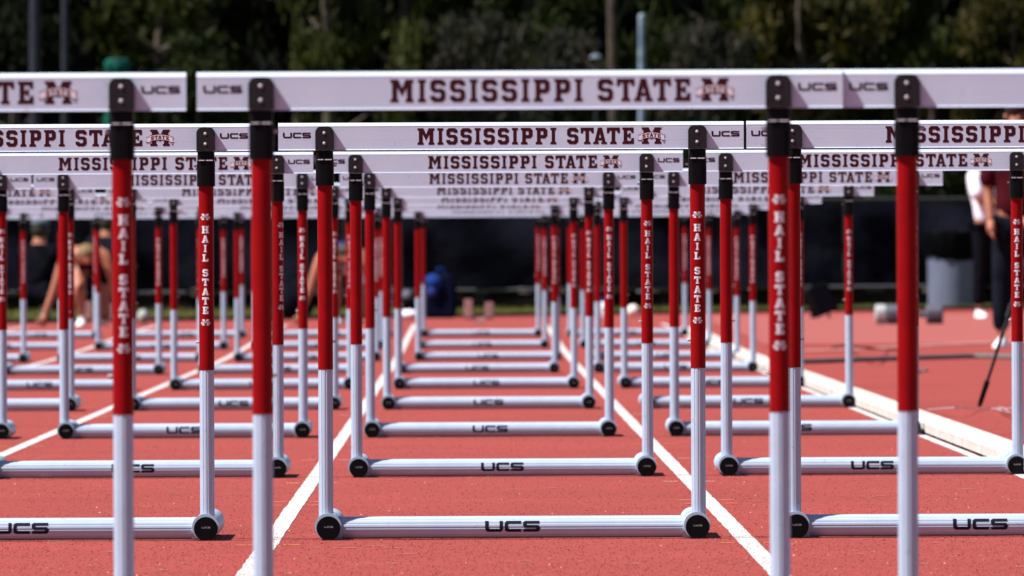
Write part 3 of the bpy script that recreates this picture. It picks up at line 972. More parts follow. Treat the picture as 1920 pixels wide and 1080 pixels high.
# bare trunk
bt = empty('bare_trunk', (TX(1150, 181), 181, 0.05))
tag(bt, 'slim bare brown trunk left of the pale blue pole', 'tree')
M['bark_light'] = mat('light bark', (0.075, 0.058, 0.045), 0.9, 0.1, noise=(7, (0.03, 0.024, 0.02), 6))
MB().tube([(0.0, 0, 0), (0.03, 0, 2.0), (-0.02, 0, 4.0), (0.02, 0, 6.2), (0.06, 0, 8.0)], [0.10, 0.09, 0.075, 0.06, 0.04], 10).build('trunk', M['bark_light'], bt, shade=60)
for a in ((0.01, 2.8, -0.45, 3.6), (0, 3.9, 0.5, 4.9), (0.02, 5.4, -0.5, 6.4)):
    MB().tube([(a[0], 0, a[1]), (a[2] * .5, 0.05, (a[1] + a[3]) / 2), (a[2], 0.1, a[3])], [0.03, 0.022, 0.008], 7).build('branch', M['bark_light'], bt, shade=60)
# teal folded parasol behind the fence at the left
tp_ = empty('parasol', (TX(220, 172), 172, 0.05))
tag(tp_, 'teal folded parasol poking above the left nearest board', 'parasol')
M['teal'] = mat('teal cloth', (0.004, 0.085, 0.062), 0.85, 0.1, noise=(9, (0.003, 0.022, 0.02)))
pv = []
seg = 20
mbp = MB()
prof = [(0.02, 3.345), (0.12, 3.335), (0.16, 3.29), (0.165, 3.22), (0.14, 3.17), (0.13, 3.0), (0.16, 2.6), (0.18, 2.1), (0.12, 2.05)]
vs = []
for r0, h0 in prof:
    for k in range(seg):
        a = k / seg * 6.283
        q = r0 * (1 + 0.16 * (k % 2))
        vs.append((q * math.cos(a), q * math.sin(a), h0))
fs = [(i * seg + k, i * seg + (k + 1) % seg, (i + 1) * seg + (k + 1) % seg, (i + 1) * seg + k) for i in range(len(prof) - 1) for k in range(seg)]
mbp.add(vs, fs).build('canopy', M['teal'], tp_, shade=60)
MB().tube([(0, 0, 0), (0, 0, 3.36)], 0.022, 8).build('pole', M['galv'], tp_, shade=60)
MB().lathe([(0.25, 0), (0.25, 0.05), (0.05, 0.09)], (0, 0, 0), 16).build('base', M['galv_dark'], tp_, shade=40)
# small white lamp on a thin post
lp = empty('lamp_post', (TX(1117, 176), 176, 0.05))
tag(lp, 'small white lantern head on a thin dark post left of the bare trunk top', 'lamp post')
MB().tube([(0, 0, 0), (0, 0, 3.40)], 0.02, 8).build('post', M['galv_dark'], lp, shade=60)
MB().lathe([(0.04, 3.39), (0.085, 3.41), (0.07, 3.45), (0.02, 3.47)], (0, 0, 0), 14).build('lantern', M['cloth_grey'], lp, shade=60)

# ------------------------------------------------------------------ people
def skin(name, joints, edges, m, parent, extra=None, root=None, sub=2):
    """joints: name -> (x,y,z,rx[,ry]); grows a continuous surface over the edges"""
    names = list(joints)
    idx = {k: i for i, k in enumerate(names)}
    me = bpy.data.meshes.new(name)
    me.from_pydata([joints[k][:3] for k in names], [(idx[a], idx[b]) for a, b in edges], [])
    o = bpy.data.objects.new(name, me)
    col.objects.link(o)
    o.modifiers.new('s', 'SKIN')
    lay = me.skin_vertices[0] if len(me.skin_vertices) else None
    if lay is None:
        bm = bmesh.new(); bm.from_mesh(me); bm.verts.layers.skin.verify(); bm.to_mesh(me); bm.free()
        lay = me.skin_vertices[0]
    for i, k in enumerate(names):
        j = joints[k]
        lay.data[i].radius = (j[3], j[4] if len(j) > 4 else j[3])
        lay.data[i].use_root = (k == (root or names[0]))
    o.modifiers['s'].use_smooth_shade = True
    ss = o.modifiers.new('u', 'SUBSURF')
    ss.levels = sub; ss.render_levels = sub
    dg = bpy.context.evaluated_depsgraph_get()
    ev = bpy.data.meshes.new_from_object(o.evaluated_get(dg))
    ev.name = name
    bpy.data.objects.remove(o)
    ev.materials.clear()
    ev.materials.append(m)
    if extra:
        bm = bmesh.new()
        bm.from_mesh(ev)
        for e in extra:
            bm.from_mesh(e)
        bm.to_mesh(ev); bm.free()
    ev.polygons.foreach_set('use_smooth', [True] * len(ev.polygons))
    o2 = bpy.data.objects.new(name, ev)
    col.objects.link(o2)
    o2.parent = parent
    return o2
def hand_meshes(wrist, direction, side, down, spread=1.0, curl=0.3):
    """fingers and thumb as tapered chains rooted in the palm"""
    w_ = Vector(wrist); d = Vector(direction).normalized(); s = Vector(side).normalized(); n = Vector(down).normalized()
    out = []
    mb = MB()
    mb.tube([w_ - d * 0.02, w_ + d * 0.03, w_ + d * 0.085], [0.025, 0.036, 0.032], 10)
    for i, (off, ln) in enumerate(((-0.033, 0.068), (-0.011, 0.078), (0.011, 0.073), (0.032, 0.056))):
        a = w_ + d * 0.07 + s * off * 0.9
        b = a + (d + s * off * 8 * spread).normalized() * ln * 0.5 + n * ln * 0.1 * curl
        c = b + (d + s * off * 8 * spread + n * curl).normalized() * ln * 0.5
        mb.tube([a, b, c], [0.010, 0.009, 0.0065], 8)
    a = w_ + d * 0.025 - s * 0.028
    b = a + (d * 0.7 - s).normalized() * 0.035
    c = b + (d - s * 0.5).normalized() * 0.03
    mb.tube([a, b, c], [0.013, 0.011, 0.008], 8)
    me = bpy.data.meshes.new('hand')
    me.from_pydata(mb.v, [], mb.f)
    return [me]
def ellipsoid(name, c, r_, m, parent, rot=None, cut=None, seg=20, bump_=0.0, seed=0):
    rr_ = random.Random(seed)
    mb = MB()
    vs, fs = [], []
    nr = 12
    for i in range(nr + 1):
        ph = math.pi * i / nr
        for k in range(seg):
            a = 2 * math.pi * k / seg
            q = 1 + bump_ * rr_.uniform(-1, 1)
            v = Vector((math.sin(ph) * math.cos(a) * r_[0] * q, math.sin(ph) * math.sin(a) * r_[1] * q, math.cos(ph) * r_[2] * q))
            if cut is not None and v.z < cut: v.z = cut + (v.z - cut) * 0.1
            if rot is not None: v = rot @ v
            vs.append(v + Vector(c))
    for i in range(nr):
        for k in range(seg):
            fs.append((i * seg + k, i * seg + (k + 1) % seg, (i + 1) * seg + (k + 1) % seg, (i + 1) * seg + k))
    mb.add(vs, fs)
    return mb.build(name, m, parent, shade=70)
def shoe(x, y, z, direction, m, parent, L_=0.27):
    d = Vector(direction).normalized()
    s = Vector((-d.y, d.x, 0)) if abs(d.z) < 0.9 else Vector((1, 0, 0))
    mb = MB()
    up = d.cross(s).normalized()
    if up.z < 0: up = -up
    vs = []
    rows = [(-0.10, .032, .075), (-0.06, .038, .085), (0.0, .04, .07), (0.07, .046, .05), (0.13, .04, .035), (0.17, .015, .02)]
    for t, hw, hh in rows:
        b = Vector((x, y, z)) + d * t
        for u, v in ((-hw, 0), (-hw, hh * .5), (-hw * .6, hh), (hw * .6, hh), (hw, hh * .5), (hw, 0)):
            vs.append(b + s * u + up * v)
    fs = [(i * 6 + k, i * 6 + (k + 1) % 6, (i + 1) * 6 + (k + 1) % 6, (i + 1) * 6 + k) for i in range(len(rows) - 1) for k in range(6)]
    fs += [tuple(range(6)), tuple(range(len(vs) - 6, len(vs)))]
    mb.add(vs, fs)
    return mb.build('shoe', m, parent, shade=60)

def crouched_athlete(px, d, F, label, top, shorts, hairm, head_dx=0.0, tank=True, band=False, lean=0.0, sleeve=None):
    x0 = (px - 880) / F
    z0 = zg(x0, d)
    P = empty('person', (x0, d, z0))
    tag(P, label, 'person', 'people at the far end of the track')
    hx = head_dx
    J = {
     'pelvis': (0.03, 0.52, 0.66, 0.13, 0.12), 'belly': (0.02, 0.36, 0.68, 0.125, 0.11), 'chest': (0.01, 0.16, 0.67, 0.15, 0.115),
     'neckb': (0.0, 0.02, 0.68, 0.06), 'neck': (hx * .6, -0.05, 0.68, 0.055), 'head': (hx, -0.12, 0.66, 0.082, 0.09), 'chin': (hx * 1.0, -0.155, 0.585, 0.045, 0.05),
     'shl': (-0.19, 0.06, 0.655, 0.068), 'shr': (0.20, 0.06, 0.665, 0.068),
     'ell': (-0.29, 0.03, 0.36, 0.042), 'elr': (0.275, 0.03, 0.36, 0.042), 'wrl': (-0.385, 0.0, 0.10, 0.029), 'wrr': (0.31, 0.0, 0.10, 0.029),
     'hpl': (-0.09, 0.52, 0.60, 0.095), 'hpr': (0.13, 0.52, 0.60, 0.095),
     'knl': (-0.06, 0.17, 0.34, 0.062), 'knr': (0.17, 0.36, 0.085, 0.062),
     'anl': (-0.05, 0.36, 0.09, 0.036), 'anr': (0.15, 0.76, 0.12, 0.036),
    }
    E = [('pelvis', 'belly'), ('belly', 'chest'), ('chest', 'neckb'), ('neckb', 'neck'), ('neck', 'head'), ('head', 'chin'), ('chest', 'shl'), ('chest', 'shr'), ('shl', 'ell'), ('shr', 'elr'),
         ('ell', 'wrl'), ('elr', 'wrr'), ('pelvis', 'hpl'), ('pelvis', 'hpr'), ('hpl', 'knl'), ('hpr', 'knr'), ('knl', 'anl'), ('knr', 'anr')]
    ex = hand_meshes(J['wrl'][:3], (-0.25, -0.05, -1), (1, 0.2, 0), (0, -1, 0)) + hand_meshes(J['wrr'][:3], (0.15, -0.05, -1), (-1, 0.2, 0), (0, -1, 0))
    # nose and ears belong to the same surface set
    mbn = MB().tube([(hx, -0.19, 0.635), (hx, -0.225, 0.60)], [0.010, 0.014], 8).tube([(hx - 0.085, -0.10, 0.65), (hx - 0.095, -0.10, 0.62)], [0.018, 0.012], 6).tube([(hx + 0.085, -0.10, 0.65), (hx + 0.095, -0.10, 0.62)], [0.018, 0.012], 6)
    nm = bpy.data.meshes.new('face'); nm.from_pydata(mbn.v, [], mbn.f)
    skin('body', J, E, M['skin'], P, ex + [nm])
    # top
    k = 1.10
    T = {q: (*J[q][:3], J[q][3] * k, (J[q][4] if len(J[q]) > 4 else J[q][3]) * k) for q in ('pelvis', 'belly', 'chest')}
    T['u'] = (0.0, 0.06, 0.675, 0.085, 0.075)
    TE = [('pelvis', 'belly'), ('belly', 'chest'), ('chest', 'u')]
    if sleeve is not None or not tank:
        T['sl'] = (-0.19, 0.06, 0.655, 0.078); T['sr'] = (0.20, 0.06, 0.665, 0.078)
        T['el'] = (-0.235, 0.045, 0.52, 0.060); T['er'] = (0.235, 0.045, 0.52, 0.060)
        TE += [('chest', 'sl'), ('chest', 'sr'), ('sl', 'el'), ('sr', 'er')]
    skin('top', T, TE, top, P)
    S = {'p': (0.03, 0.53, 0.65, 0.142, 0.13), 'l': (-0.09, 0.51, 0.595, 0.108), 'r': (0.13, 0.51, 0.595, 0.108), 'l2': (-0.075, 0.33, 0.46, 0.090), 'r2': (0.15, 0.44, 0.33, 0.090)}
    skin('shorts', S, [('p', 'l'), ('p', 'r'), ('l', 'l2'), ('r', 'r2')], shorts, P)
    ellipsoid('hair', (hx, -0.095, 0.698), (0.090, 0.098, 0.078), hairm, P, Matrix.Rotation(R(28), 3, 'X'), None, 20, 0.02, 3)
    for s in (-1, 1):
        ellipsoid('eye', (hx + s * 0.032, -0.196, 0.642), (0.011, 0.008, 0.008), M['hair_dark'], P, seg=10)
    if band:
        MB().lathe([(0.091, -0.016), (0.094, 0.0), (0.091, 0.016)], (0, 0, 0), 20).build('headband', M['cloth_white'], P, shade=60, loc=(hx, -0.115, 0.672))
    shoe(-0.05, 0.33, 0.0, (0, -1, 0.0), M['shoe_white'], P)
    shoe(0.15, 0.79, 0.10, (0.0, 0.25, -1.0), M['shoe_white'], P)
    return P
FS = FD(119.6)
crouched_athlete(160, 119.6, FS, 'fair haired athlete in black crouching on hands at the far left start', M['cloth_black'], M['cloth_black'], M['hair_blond'], head_dx=0.02)
crouched_athlete(640, 119.8, FS, 'dark haired athlete in blue top and white shorts crouching behind the middle left uprights', M['cloth_blue'], M['cloth_white'], M['hair_dark'], head_dx=0.04)

def standing_person(px, d, F, label, shirt, pants, hairm, height=1.8, long_pants=True, yaw=0.0, shoem=None, arm_l=None, arm_r=None):
    x0 = (px - 880) / F
    P = empty('person', (x0, d, zg(x0, d)), (0, 0, yaw))
    tag(P, label, 'person', 'people at the far end of the track')
    k = height / 1.8
    def q(x, y, z, a, b=None): return (x * k, y * k, z * k, a * k, (b if b else a) * k)
    al = arm_l or ((-0.25, 0.0, 1.14), (-0.27, -0.06, 0.90))
    ar = arm_r or ((0.25, 0.0, 1.14), (0.27, -0.06, 0.90))
    J = {'pelvis': q(0, 0, 0.96, .14, .11), 'belly': q(0, 0, 1.12, .13, .10), 'chest': q(0, 0, 1.34, .155, .11), 'neckb': q(0, 0.01, 1.48, .062), 'neck': q(0, 0, 1.55, .055),
         'head': q(0, -0.01, 1.69, .080, .095), 'chin': q(0, -0.055, 1.605, .05),
         'shl': q(-0.19, 0, 1.43, .065), 'shr': q(0.19, 0, 1.43, .065), 'ell': q(*al[0], .044), 'elr': q(*ar[0], .044), 'wrl': q(*al[1], .029), 'wrr': q(*ar[1], .029),
         'hpl': q(-0.095, 0, 0.90, .095), 'hpr': q(0.095, 0, 0.90, .095), 'knl': q(-0.11, -0.01, 0.50, .062), 'knr': q(0.13, -0.02, 0.50, .062), 'anl': q(-0.12, 0.02, 0.09, .04), 'anr': q(0.15, 0.01, 0.09, .04)}
    E = [('pelvis', 'belly'), ('belly', 'chest'), ('chest', 'neckb'), ('neckb', 'neck'), ('neck', 'head'), ('head', 'chin'), ('chest', 'shl'), ('chest', 'shr'), ('shl', 'ell'), ('shr', 'elr'),
         ('ell', 'wrl'), ('elr', 'wrr'), ('pelvis', 'hpl'), ('pelvis', 'hpr'), ('hpl', 'knl'), ('hpr', 'knr'), ('knl', 'anl'), ('knr', 'anr')]
    dl = Vector(J['wrl'][:3]) - Vector(J['ell'][:3]); dr = Vector(J['wrr'][:3]) - Vector(J['elr'][:3])
    ex = hand_meshes(J['wrl'][:3], dl, (0, 1, 0), (1, 0, 0), 0.3, 0.6) + hand_meshes(J['wrr'][:3], dr, (0, 1, 0), (-1, 0, 0), 0.3, 0.6)
    mbn = MB().tube([(0, -0.105 * k, 1.685 * k), (0, -0.125 * k, 1.655 * k)], [0.010, 0.015], 8).tube([(-0.082 * k, 0, 1.70 * k), (-0.09 * k, 0, 1.66 * k)], [0.018, 0.012], 6).tube([(0.082 * k, 0, 1.70 * k), (0.09 * k, 0, 1.66 * k)], [0.018, 0.012], 6)
    nm = bpy.data.meshes.new('face'); nm.from_pydata(mbn.v, [], mbn.f)
    skin('body', J, E, M['skin'], P, ex + [nm])
    def mid(a, b, t, ra): return tuple(a[i] + (b[i] - a[i]) * t for i in range(3)) + (ra * k,)
    T = {'p': q(0, 0, 0.90, .19, .15), 'b': q(0, 0, 1.10, .172, .14), 'c': q(0, 0, 1.34, .19, .14), 'u': q(0, 0.01, 1.475, .085), 'sl': q(-.19, 0, 1.43, .090), 'sr': q(.19, 0, 1.43, .090),
         'el': mid(J['shl'], J['ell'], 0.95, .080), 'er': mid(J['shr'], J['elr'], 0.95, .080)}
    skin('shirt', T, [('p', 'b'), ('b', 'c'), ('c', 'u'), ('c', 'sl'), ('c', 'sr'), ('sl', 'el'), ('sr', 'er')], shirt, P)
    S = {'p': q(0, 0, 0.95, .15, .12), 'l': q(-.095, 0, .88, .108), 'r': q(.095, 0, .88, .108), 'l2': q(-.11, -.01, .52, .086), 'r2': q(.13, -.02, .52, .086)}
    SE = [('p', 'l'), ('p', 'r'), ('l', 'l2'), ('r', 'r2')]
    if long_pants:
        S['l3'] = q(-.12, .02, .11, .066); S['r3'] = q(.15, .01, .11, .066)
        SE += [('l2', 'l3'), ('r2', 'r3')]
    skin('trousers', S, SE, pants, P)
    ellipsoid('hair', (0, 0.012 * k, 1.735 * k), (0.088 * k, 0.100 * k, 0.078 * k), hairm, P, Matrix.Rotation(R(-14), 3, 'X'), -0.03, 20, 0.02, 5)
    for s in (-1, 1):
        ellipsoid('eye', (s * 0.031 * k, -0.098 * k, 1.70 * k), (0.011, 0.008, 0.008), M['hair_dark'], P, seg=10)
    shoe(-0.12 * k, -0.02, 0.0, (-0.25, -1, 0), shoem or M['shoe_white'], P)
    shoe(0.15 * k, -0.02, 0.0, (0.3, -1, 0), shoem or M['shoe_white'], P)
    return P
F95 = FD(95.5)
standing_person(1908, 95.5, F95, 'standing person in maroon shirt and dark trousers beside the rubbish bin', M['cloth_maroon'], M['cloth_navy'], M['hair_dark'], 1.86,
                arm_l=((-0.215, 0.0, 1.14), (-0.20, -0.10, 0.91)), arm_r=((0.26, -0.03, 1.16), (0.07, -0.20, 0.94)))
standing_person(1856, 127, FD(127), 'standing person in white shirt and dark trousers behind the maroon shirted one', M['cloth_white'], M['cloth_black'], M['hair_dark'], 1.78, yaw=0.5,
                arm_l=((-0.2, -0.12, 1.18), (0.02, -0.20, 1.20)), arm_r=((0.2, -0.12, 1.18), (-0.02, -0.21, 1.16)))

def seated_person(px, d, F, label, shirt, pants, hairm, zseat=0.30, capm=None):
    x0 = (px - 880) / F
    P = empty('person', (x0, d, zg(x0, 130)), (0, 0, math.pi - 0.35))
    tag(P, label, 'person', 'people at the far end of the track')
    J = {'pelvis': (0, 0, zseat, .13, .11), 'chest': (0, -0.06, zseat + .38, .14, .10), 'neckb': (0, -.06, zseat + .51, .06), 'head': (0, -.10, zseat + .68, .082, .09), 'chin': (0, -.15, zseat + .60, .045),
         'shl': (-.18, -.05, zseat + .45, .06), 'shr': (.18, -.05, zseat + .45, .06), 'ell': (-.24, -.2, zseat + .22, .042), 'elr': (.24, -.2, zseat + .22, .042), 'wrl': (-.14, -.40, zseat + .20, .03), 'wrr': (.14, -.40, zseat + .20, .03),
         'hpl': (-.1, -.02, zseat, .09), 'hpr': (.1, -.02, zseat, .09), 'knl': (-.14, -.42, zseat + .16, .06), 'knr': (.14, -.42, zseat + .16, .06), 'anl': (-.13, -.52, .09, .036), 'anr': (.13, -.52, .09, .036)}
    E = [('pelvis', 'chest'), ('chest', 'neckb'), ('neckb', 'head'), ('head', 'chin'), ('chest', 'shl'), ('chest', 'shr'), ('shl', 'ell'), ('shr', 'elr'), ('ell', 'wrl'), ('elr', 'wrr'), ('pelvis', 'hpl'), ('pelvis', 'hpr'), ('hpl', 'knl'), ('hpr', 'knr'), ('knl', 'anl'), ('knr', 'anr')]
    ex = hand_meshes(J['wrl'][:3], (0.4, -1, -.1), (1, 0, 0), (0, 0, -1), .3) + hand_meshes(J['wrr'][:3], (-0.4, -1, -.1), (-1, 0, 0), (0, 0, -1), .3)
    skin('body', J, E, M['skin'], P, ex)
    T = {'p': (0, 0, zseat + .02, .15, .13), 'c': (0, -.06, zseat + .38, .16, .12), 'u': (0, -.06, zseat + .50, .08), 'sl': (-.18, -.05, zseat + .45, .076), 'sr': (.18, -.05, zseat + .45, .076), 'el': (-.24, -.2, zseat + .22, .056), 'er': (.24, -.2, zseat + .22, .056), 'wl': (-.15, -.38, zseat + .20, .045), 'wr': (.15, -.38, zseat + .20, .045)}
    skin('shirt', T, [('p', 'c'), ('c', 'u'), ('c', 'sl'), ('c', 'sr'), ('sl', 'el'), ('sr', 'er'), ('el', 'wl'), ('er', 'wr')], shirt, P)
    S = {'p': (0, .0, zseat, .14, .12), 'l': (-.1, -.02, zseat, .10), 'r': (.1, -.02, zseat, .10), 'l2': (-.14, -.42, zseat + .16, .076), 'r2': (.14, -.42, zseat + .16, .076), 'l3': (-.13, -.52, .12, .055), 'r3': (.13, -.52, .12, .055)}
    skin('trousers', S, [('p', 'l'), ('p', 'r'), ('l', 'l2'), ('r', 'r2'), ('l2', 'l3'), ('r2', 'r3')], pants, P)
    ellipsoid('hair', (0, -.085, zseat + .665), (.094, .104, .115), hairm, P, None, None, 20, 0.02, 6)
    ellipsoid('cap' if capm else 'hair', (0, -.09, zseat + .735), (.099, .112, .062), capm or hairm, P, None, -0.02, 20, 0.01, 6)
    shoe(-.13, -.56, 0, (0, -1, 0), M['cloth_grey'], P)
    shoe(.13, -.56, 0, (0, -1, 0), M['cloth_grey'], P)
    return P
seated_person(70, 134, FD(134), 'person in dark clothes and grey cap sitting with back turned at far left', M['cloth_black'], M['cloth_black'], M['hair_dark'], 0.28, M['cloth_grey'])
seated_person(196, 137, FD(137), 'person in navy and pale blue cap sitting behind the crouching fair haired athlete', M['cloth_navy'], M['cloth_black'], M['hair_dark'], 0.36, M['cloth_grey'])

# ------------------------------------------------------------------ things at the far end
def place(px, F):
    x = (px - 880) / F
    d = FPX / F
    return x, d, zg(x, max(d, 0))
# rubbish bin with black bag
x, d, z = place(1787, 158)
bn = empty('rubbish_bin', (x, d, z))
tag(bn, 'white plastic barrel bin lined with a black bag', 'rubbish bin')
M['barrel'] = mat('pale grey barrel plastic', (0.125, 0.135, 0.20), 0.6, 0.1, noise=(3, (0.105, 0.112, 0.17)))
M['bag'] = mat('black bin bag film', (0.0012, 0.0012, 0.002), 0.5, 0.03, bump=(22, 0.6, 0.02))
MB().lathe([(0.275, 0), (0.295, 0.015), (0.298, 0.20), (0.301, 0.40), (0.304, 0.62), (0.310, 0.63), (0.310, 0.66)], (0, 0, 0), 40).build('barrel', M['barrel'], bn, shade=14)
rr0 = random.Random(8)
vs, seg = [], 40
prof = [(0.315, 0.585), (0.335, 0.62), (0.345, 0.70), (0.35, 0.78), (0.355, 0.86), (0.345, 0.905), (0.31, 0.915), (0.27, 0.86), (0.24, 0.70)]
for j, (r0, h0) in enumerate(prof):
    for k in range(seg):
        a = k / seg * 6.283
        q = r0 * (1 + 0.04 * math.sin(k * 2.3 + j * .4) + rr0.uniform(-.015, .015))
        vs.append((q * math.cos(a), q * math.sin(a), h0 + rr0.uniform(-.012, .012) + 0.03 * math.sin(a * 2 + 1) * (j < 1)))
fs = [(i * seg + k, i * seg + (k + 1) % seg, (i + 1) * seg + (k + 1) % seg, (i + 1) * seg + k) for i in range(len(prof) - 1) for k in range(seg)]
MB().add(vs, fs).build('liner', M['bag'], bn, shade=50)
# black tilted loudspeaker behind the blocks
x, d, z = place(1538, 187)
sp = empty('loudspeaker', (x, d, z))
tag(sp, 'black box loudspeaker tilted back on the track edge', 'loudspeaker')
M['speaker_black'] = mat('black speaker paint', (0.003, 0.003, 0.005), 0.8, 0.03, noise=(20, (0.005, 0.005, 0.008)))
M['speaker_grille'] = mat('speaker grille', (0.006, 0.007, 0.012), 0.85, 0.03, noise=(60, (0.004, 0.004, 0.007)))
rot = Matrix.Rotation(R(-24), 3, 'Y') @ Matrix.Rotation(R(20), 3, 'Z')
bm_ = MB().box((0, 0, 0.185), (0.215, 0.22, 0.30), rot)
ob = bm_.build('cabinet', M['speaker_black'], sp)
bv = ob.modifiers.new('b', 'BEVEL'); bv.width = 0.012; bv.segments = 2
MB().box(Vector((0, 0, 0.185)) + rot @ Vector((0, -0.113, 0)), (0.185, 0.008, 0.26), rot).build('grille', M['speaker_grille'], sp)
MB().box(Vector((0, 0, 0.185)) + rot @ Vector((0, 0, 0.158)), (0.09, 0.03, 0.02), rot).build('carry_handle', M['speaker_grille'], sp)
mbl = MB()
mbl.tube([(-0.09, -0.03, 0.0), (-0.08, 0, 0.13)], 0.012, 8).tube([(0.09, -0.03, 0.0), (0.08, 0, 0.16)], 0.012, 8)
mbl.build('wire_stand', M['speaker_black'], sp, shade=60)
# two octagonal grey weights on a bar
x, d, z = place(1704, 204)
wt = empty('bar_weights', (x, d, z))
tag(wt, 'pair of grey octagonal weights joined by a short bar, one end white', 'weights')
M['weight_grey'] = mat('slate grey weight', (0.085, 0.085, 0.11), 0.6, 0.3, noise=(10, (0.06, 0.06, 0.085)))
def octp(r_, cz): return [(r_ * math.cos(R(22.5 + 45 * k)), cz + r_ * math.sin(R(22.5 + 45 * k))) for k in range(8)]
MB().prism(octp(0.100, 0.094), 'x', -0.20, -0.06).build('weight', M['weight_grey'], wt, shade=20)
MB().prism(octp(0.100, 0.094), 'x', 0.16, 0.315).build('weight', M['weight_grey'], wt, shade=20)
MB().prism(octp(0.097, 0.094), 'x', -0.31, -0.20).build('white_end', mat('off white end plastic', (0.34, 0.35, 0.36), 0.7, 0.1), wt, shade=20)
MB().prism(octp(0.03, 0.094), 'x', -0.06, 0.16).build('bar', M['weight_grey'], wt, shade=20)
for o in [c for c in bpy.data.objects if c.parent is wt]:
    if o.name.startswith('w'):
        b = o.modifiers.new('b', 'BEVEL'); b.width = 0.02; b.segments = 3
# blue and navy backpack
x, d, z = place(826, 181)
bp = empty('backpack', (x, d, z))
tag(bp, 'navy backpack with bright blue top standing at the end of the middle lane', 'backpack')
bb = MB().prism([(-0.16, 0.0), (0.16, 0.0), (0.175, 0.16), (0.165, 0.34), (0.11, 0.46), (-0.09, 0.47), (-0.15, 0.38), (-0.17, 0.18)], 'y', -0.11, 0.11).build('bag_body', mat('navy bag cloth', (0.002, 0.003, 0.012), 0.9, 0.05, noise=(9, (0.004, 0.006, 0.022))), bp, shade=40)
bvb = bb.modifiers.new('b', 'BEVEL'); bvb.width = 0.04; bvb.segments = 4
ellipsoid('blue_flap', (-0.06, -0.05, 0.37), (0.105, 0.10, 0.095), M['cloth_blue'], bp, Matrix.Rotation(R(20), 3, 'Y'), None, 20, 0.03, 2)
ellipsoid('front_pocket', (-0.085, -0.11, 0.27), (0.055, 0.035, 0.06), mat('blue violet pocket cloth', (0.02, 0.035, 0.16), 0.8, 0.1), bp, None, None, 16, 0.03, 2)
MB().tube([(-0.04, 0, 0.46), (-0.03, 0, 0.52), (0.03, 0, 0.52), (0.04, 0, 0.45)], 0.010, 8).build('top_loop', M['cloth_blue'], bp, shade=60)
# black round holdall left of the dark haired athlete
x, d, z = place(556, 184)
hb = empty('holdall', (x, d, z))
tag(hb, 'large black rounded holdall left of the dark haired athlete', 'bag')
ellipsoid('bag_body', (0, 0, 0.20), (0.19, 0.2, 0.23), M['cloth_black'], hb, None, -0.195, 24, 0.02, 4)
MB().tube([(-0.10, -0.05, 0.40), (-0.07, -0.05, 0.47), (0.04, -0.05, 0.48), (0.08, -0.05, 0.40)], 0.012, 8).build('carry_strap', M['cloth_navy'], hb, shade=60)
ellipsoid('side_patch', (0.05, -0.19, 0.10), (0.035, 0.02, 0.012), M['cloth_white'], hb, seg=12)
# white towel and black pouch
x, d, z = place(766, 183)
tw = ellipsoid('towel', (0, 0, 0.045), (0.12, 0.12, 0.050), M['cloth_white'], None, None, -0.042, 22, 0.08, 9)
tw.location = (x, d, z)
tag(tw, 'crumpled white towel on the track left of the blue backpack', 'towel')
x, d, z = place(762, 181.5)
pc = empty('pouch', (x, d + 0.3, z))
tag(pc, 'small black pouch with pale top behind the white towel', 'bag')
ellipsoid('bag_body', (0, 0, 0.12), (0.10, 0.08, 0.13), M['cloth_black'], pc, None, -0.115, 18, 0.02, 4)
ellipsoid('pale_top', (0.01, -0.02, 0.235), (0.055, 0.05, 0.06), M['cloth_grey'], pc, None, None, 16, 0.08, 5)
# white ball, white bag, pale helmet-like bag
x, d, z = place(1187, 180)
bl = ellipsoid('ball', (0, 0, 0.065), (0.065, 0.065, 0.065), mat('cream ball', (0.74, 0.68, 0.62), 0.6, 0.3), None)
bl.location = (x, d, z)
tag(bl, 'round cream ball at the grass edge right of centre', 'ball')
x, d, z = place(1130, 181)
wb = ellipsoid('bottle', (0, 0, 0.0), (0.045, 0.045, 0.10), M['cloth_white'], None, None, None, 14, 0.0, 4)
bpy.data.objects.remove(wb)
wb = empty('bottle', (x, d, z))
MB().lathe([(0.042, 0), (0.045, 0.02), (0.045, 0.13), (0.03, 0.155), (0.018, 0.16)], (0, 0, 0), 16).build('bottle_body', M['cloth_white'], wb, shade=50)
MB().lathe([(0.019, 0.16), (0.019, 0.185), (0.010, 0.20)], (0, 0, 0), 14).build('cap', M['cloth_blue'], wb, shade=50)
tag(wb, 'white drinks bottle with blue cap at the grass edge', 'bottle')
x, d, z = place(269, 193)
wg = empty('kit_bag', (x, d, z))
ellipsoid('bag_body', (0, 0, 0.07), (0.062, 0.07, 0.075), mat('pale speckled bag cloth', (0.42, 0.44, 0.42), 0.8, 0.2, noise=(25, (0.12, 0.14, 0.12))), wg, None, -0.065, 18, 0.03, 5)
MB().tube([(-0.03, 0, 0.13), (0, 0, 0.17), (0.03, 0, 0.13)], 0.007, 6).build('carry_strap', M['cloth_black'], wg, shade=60)
tag(wg, 'small pale speckled kit bag right of the crouching fair haired athlete', 'bag')

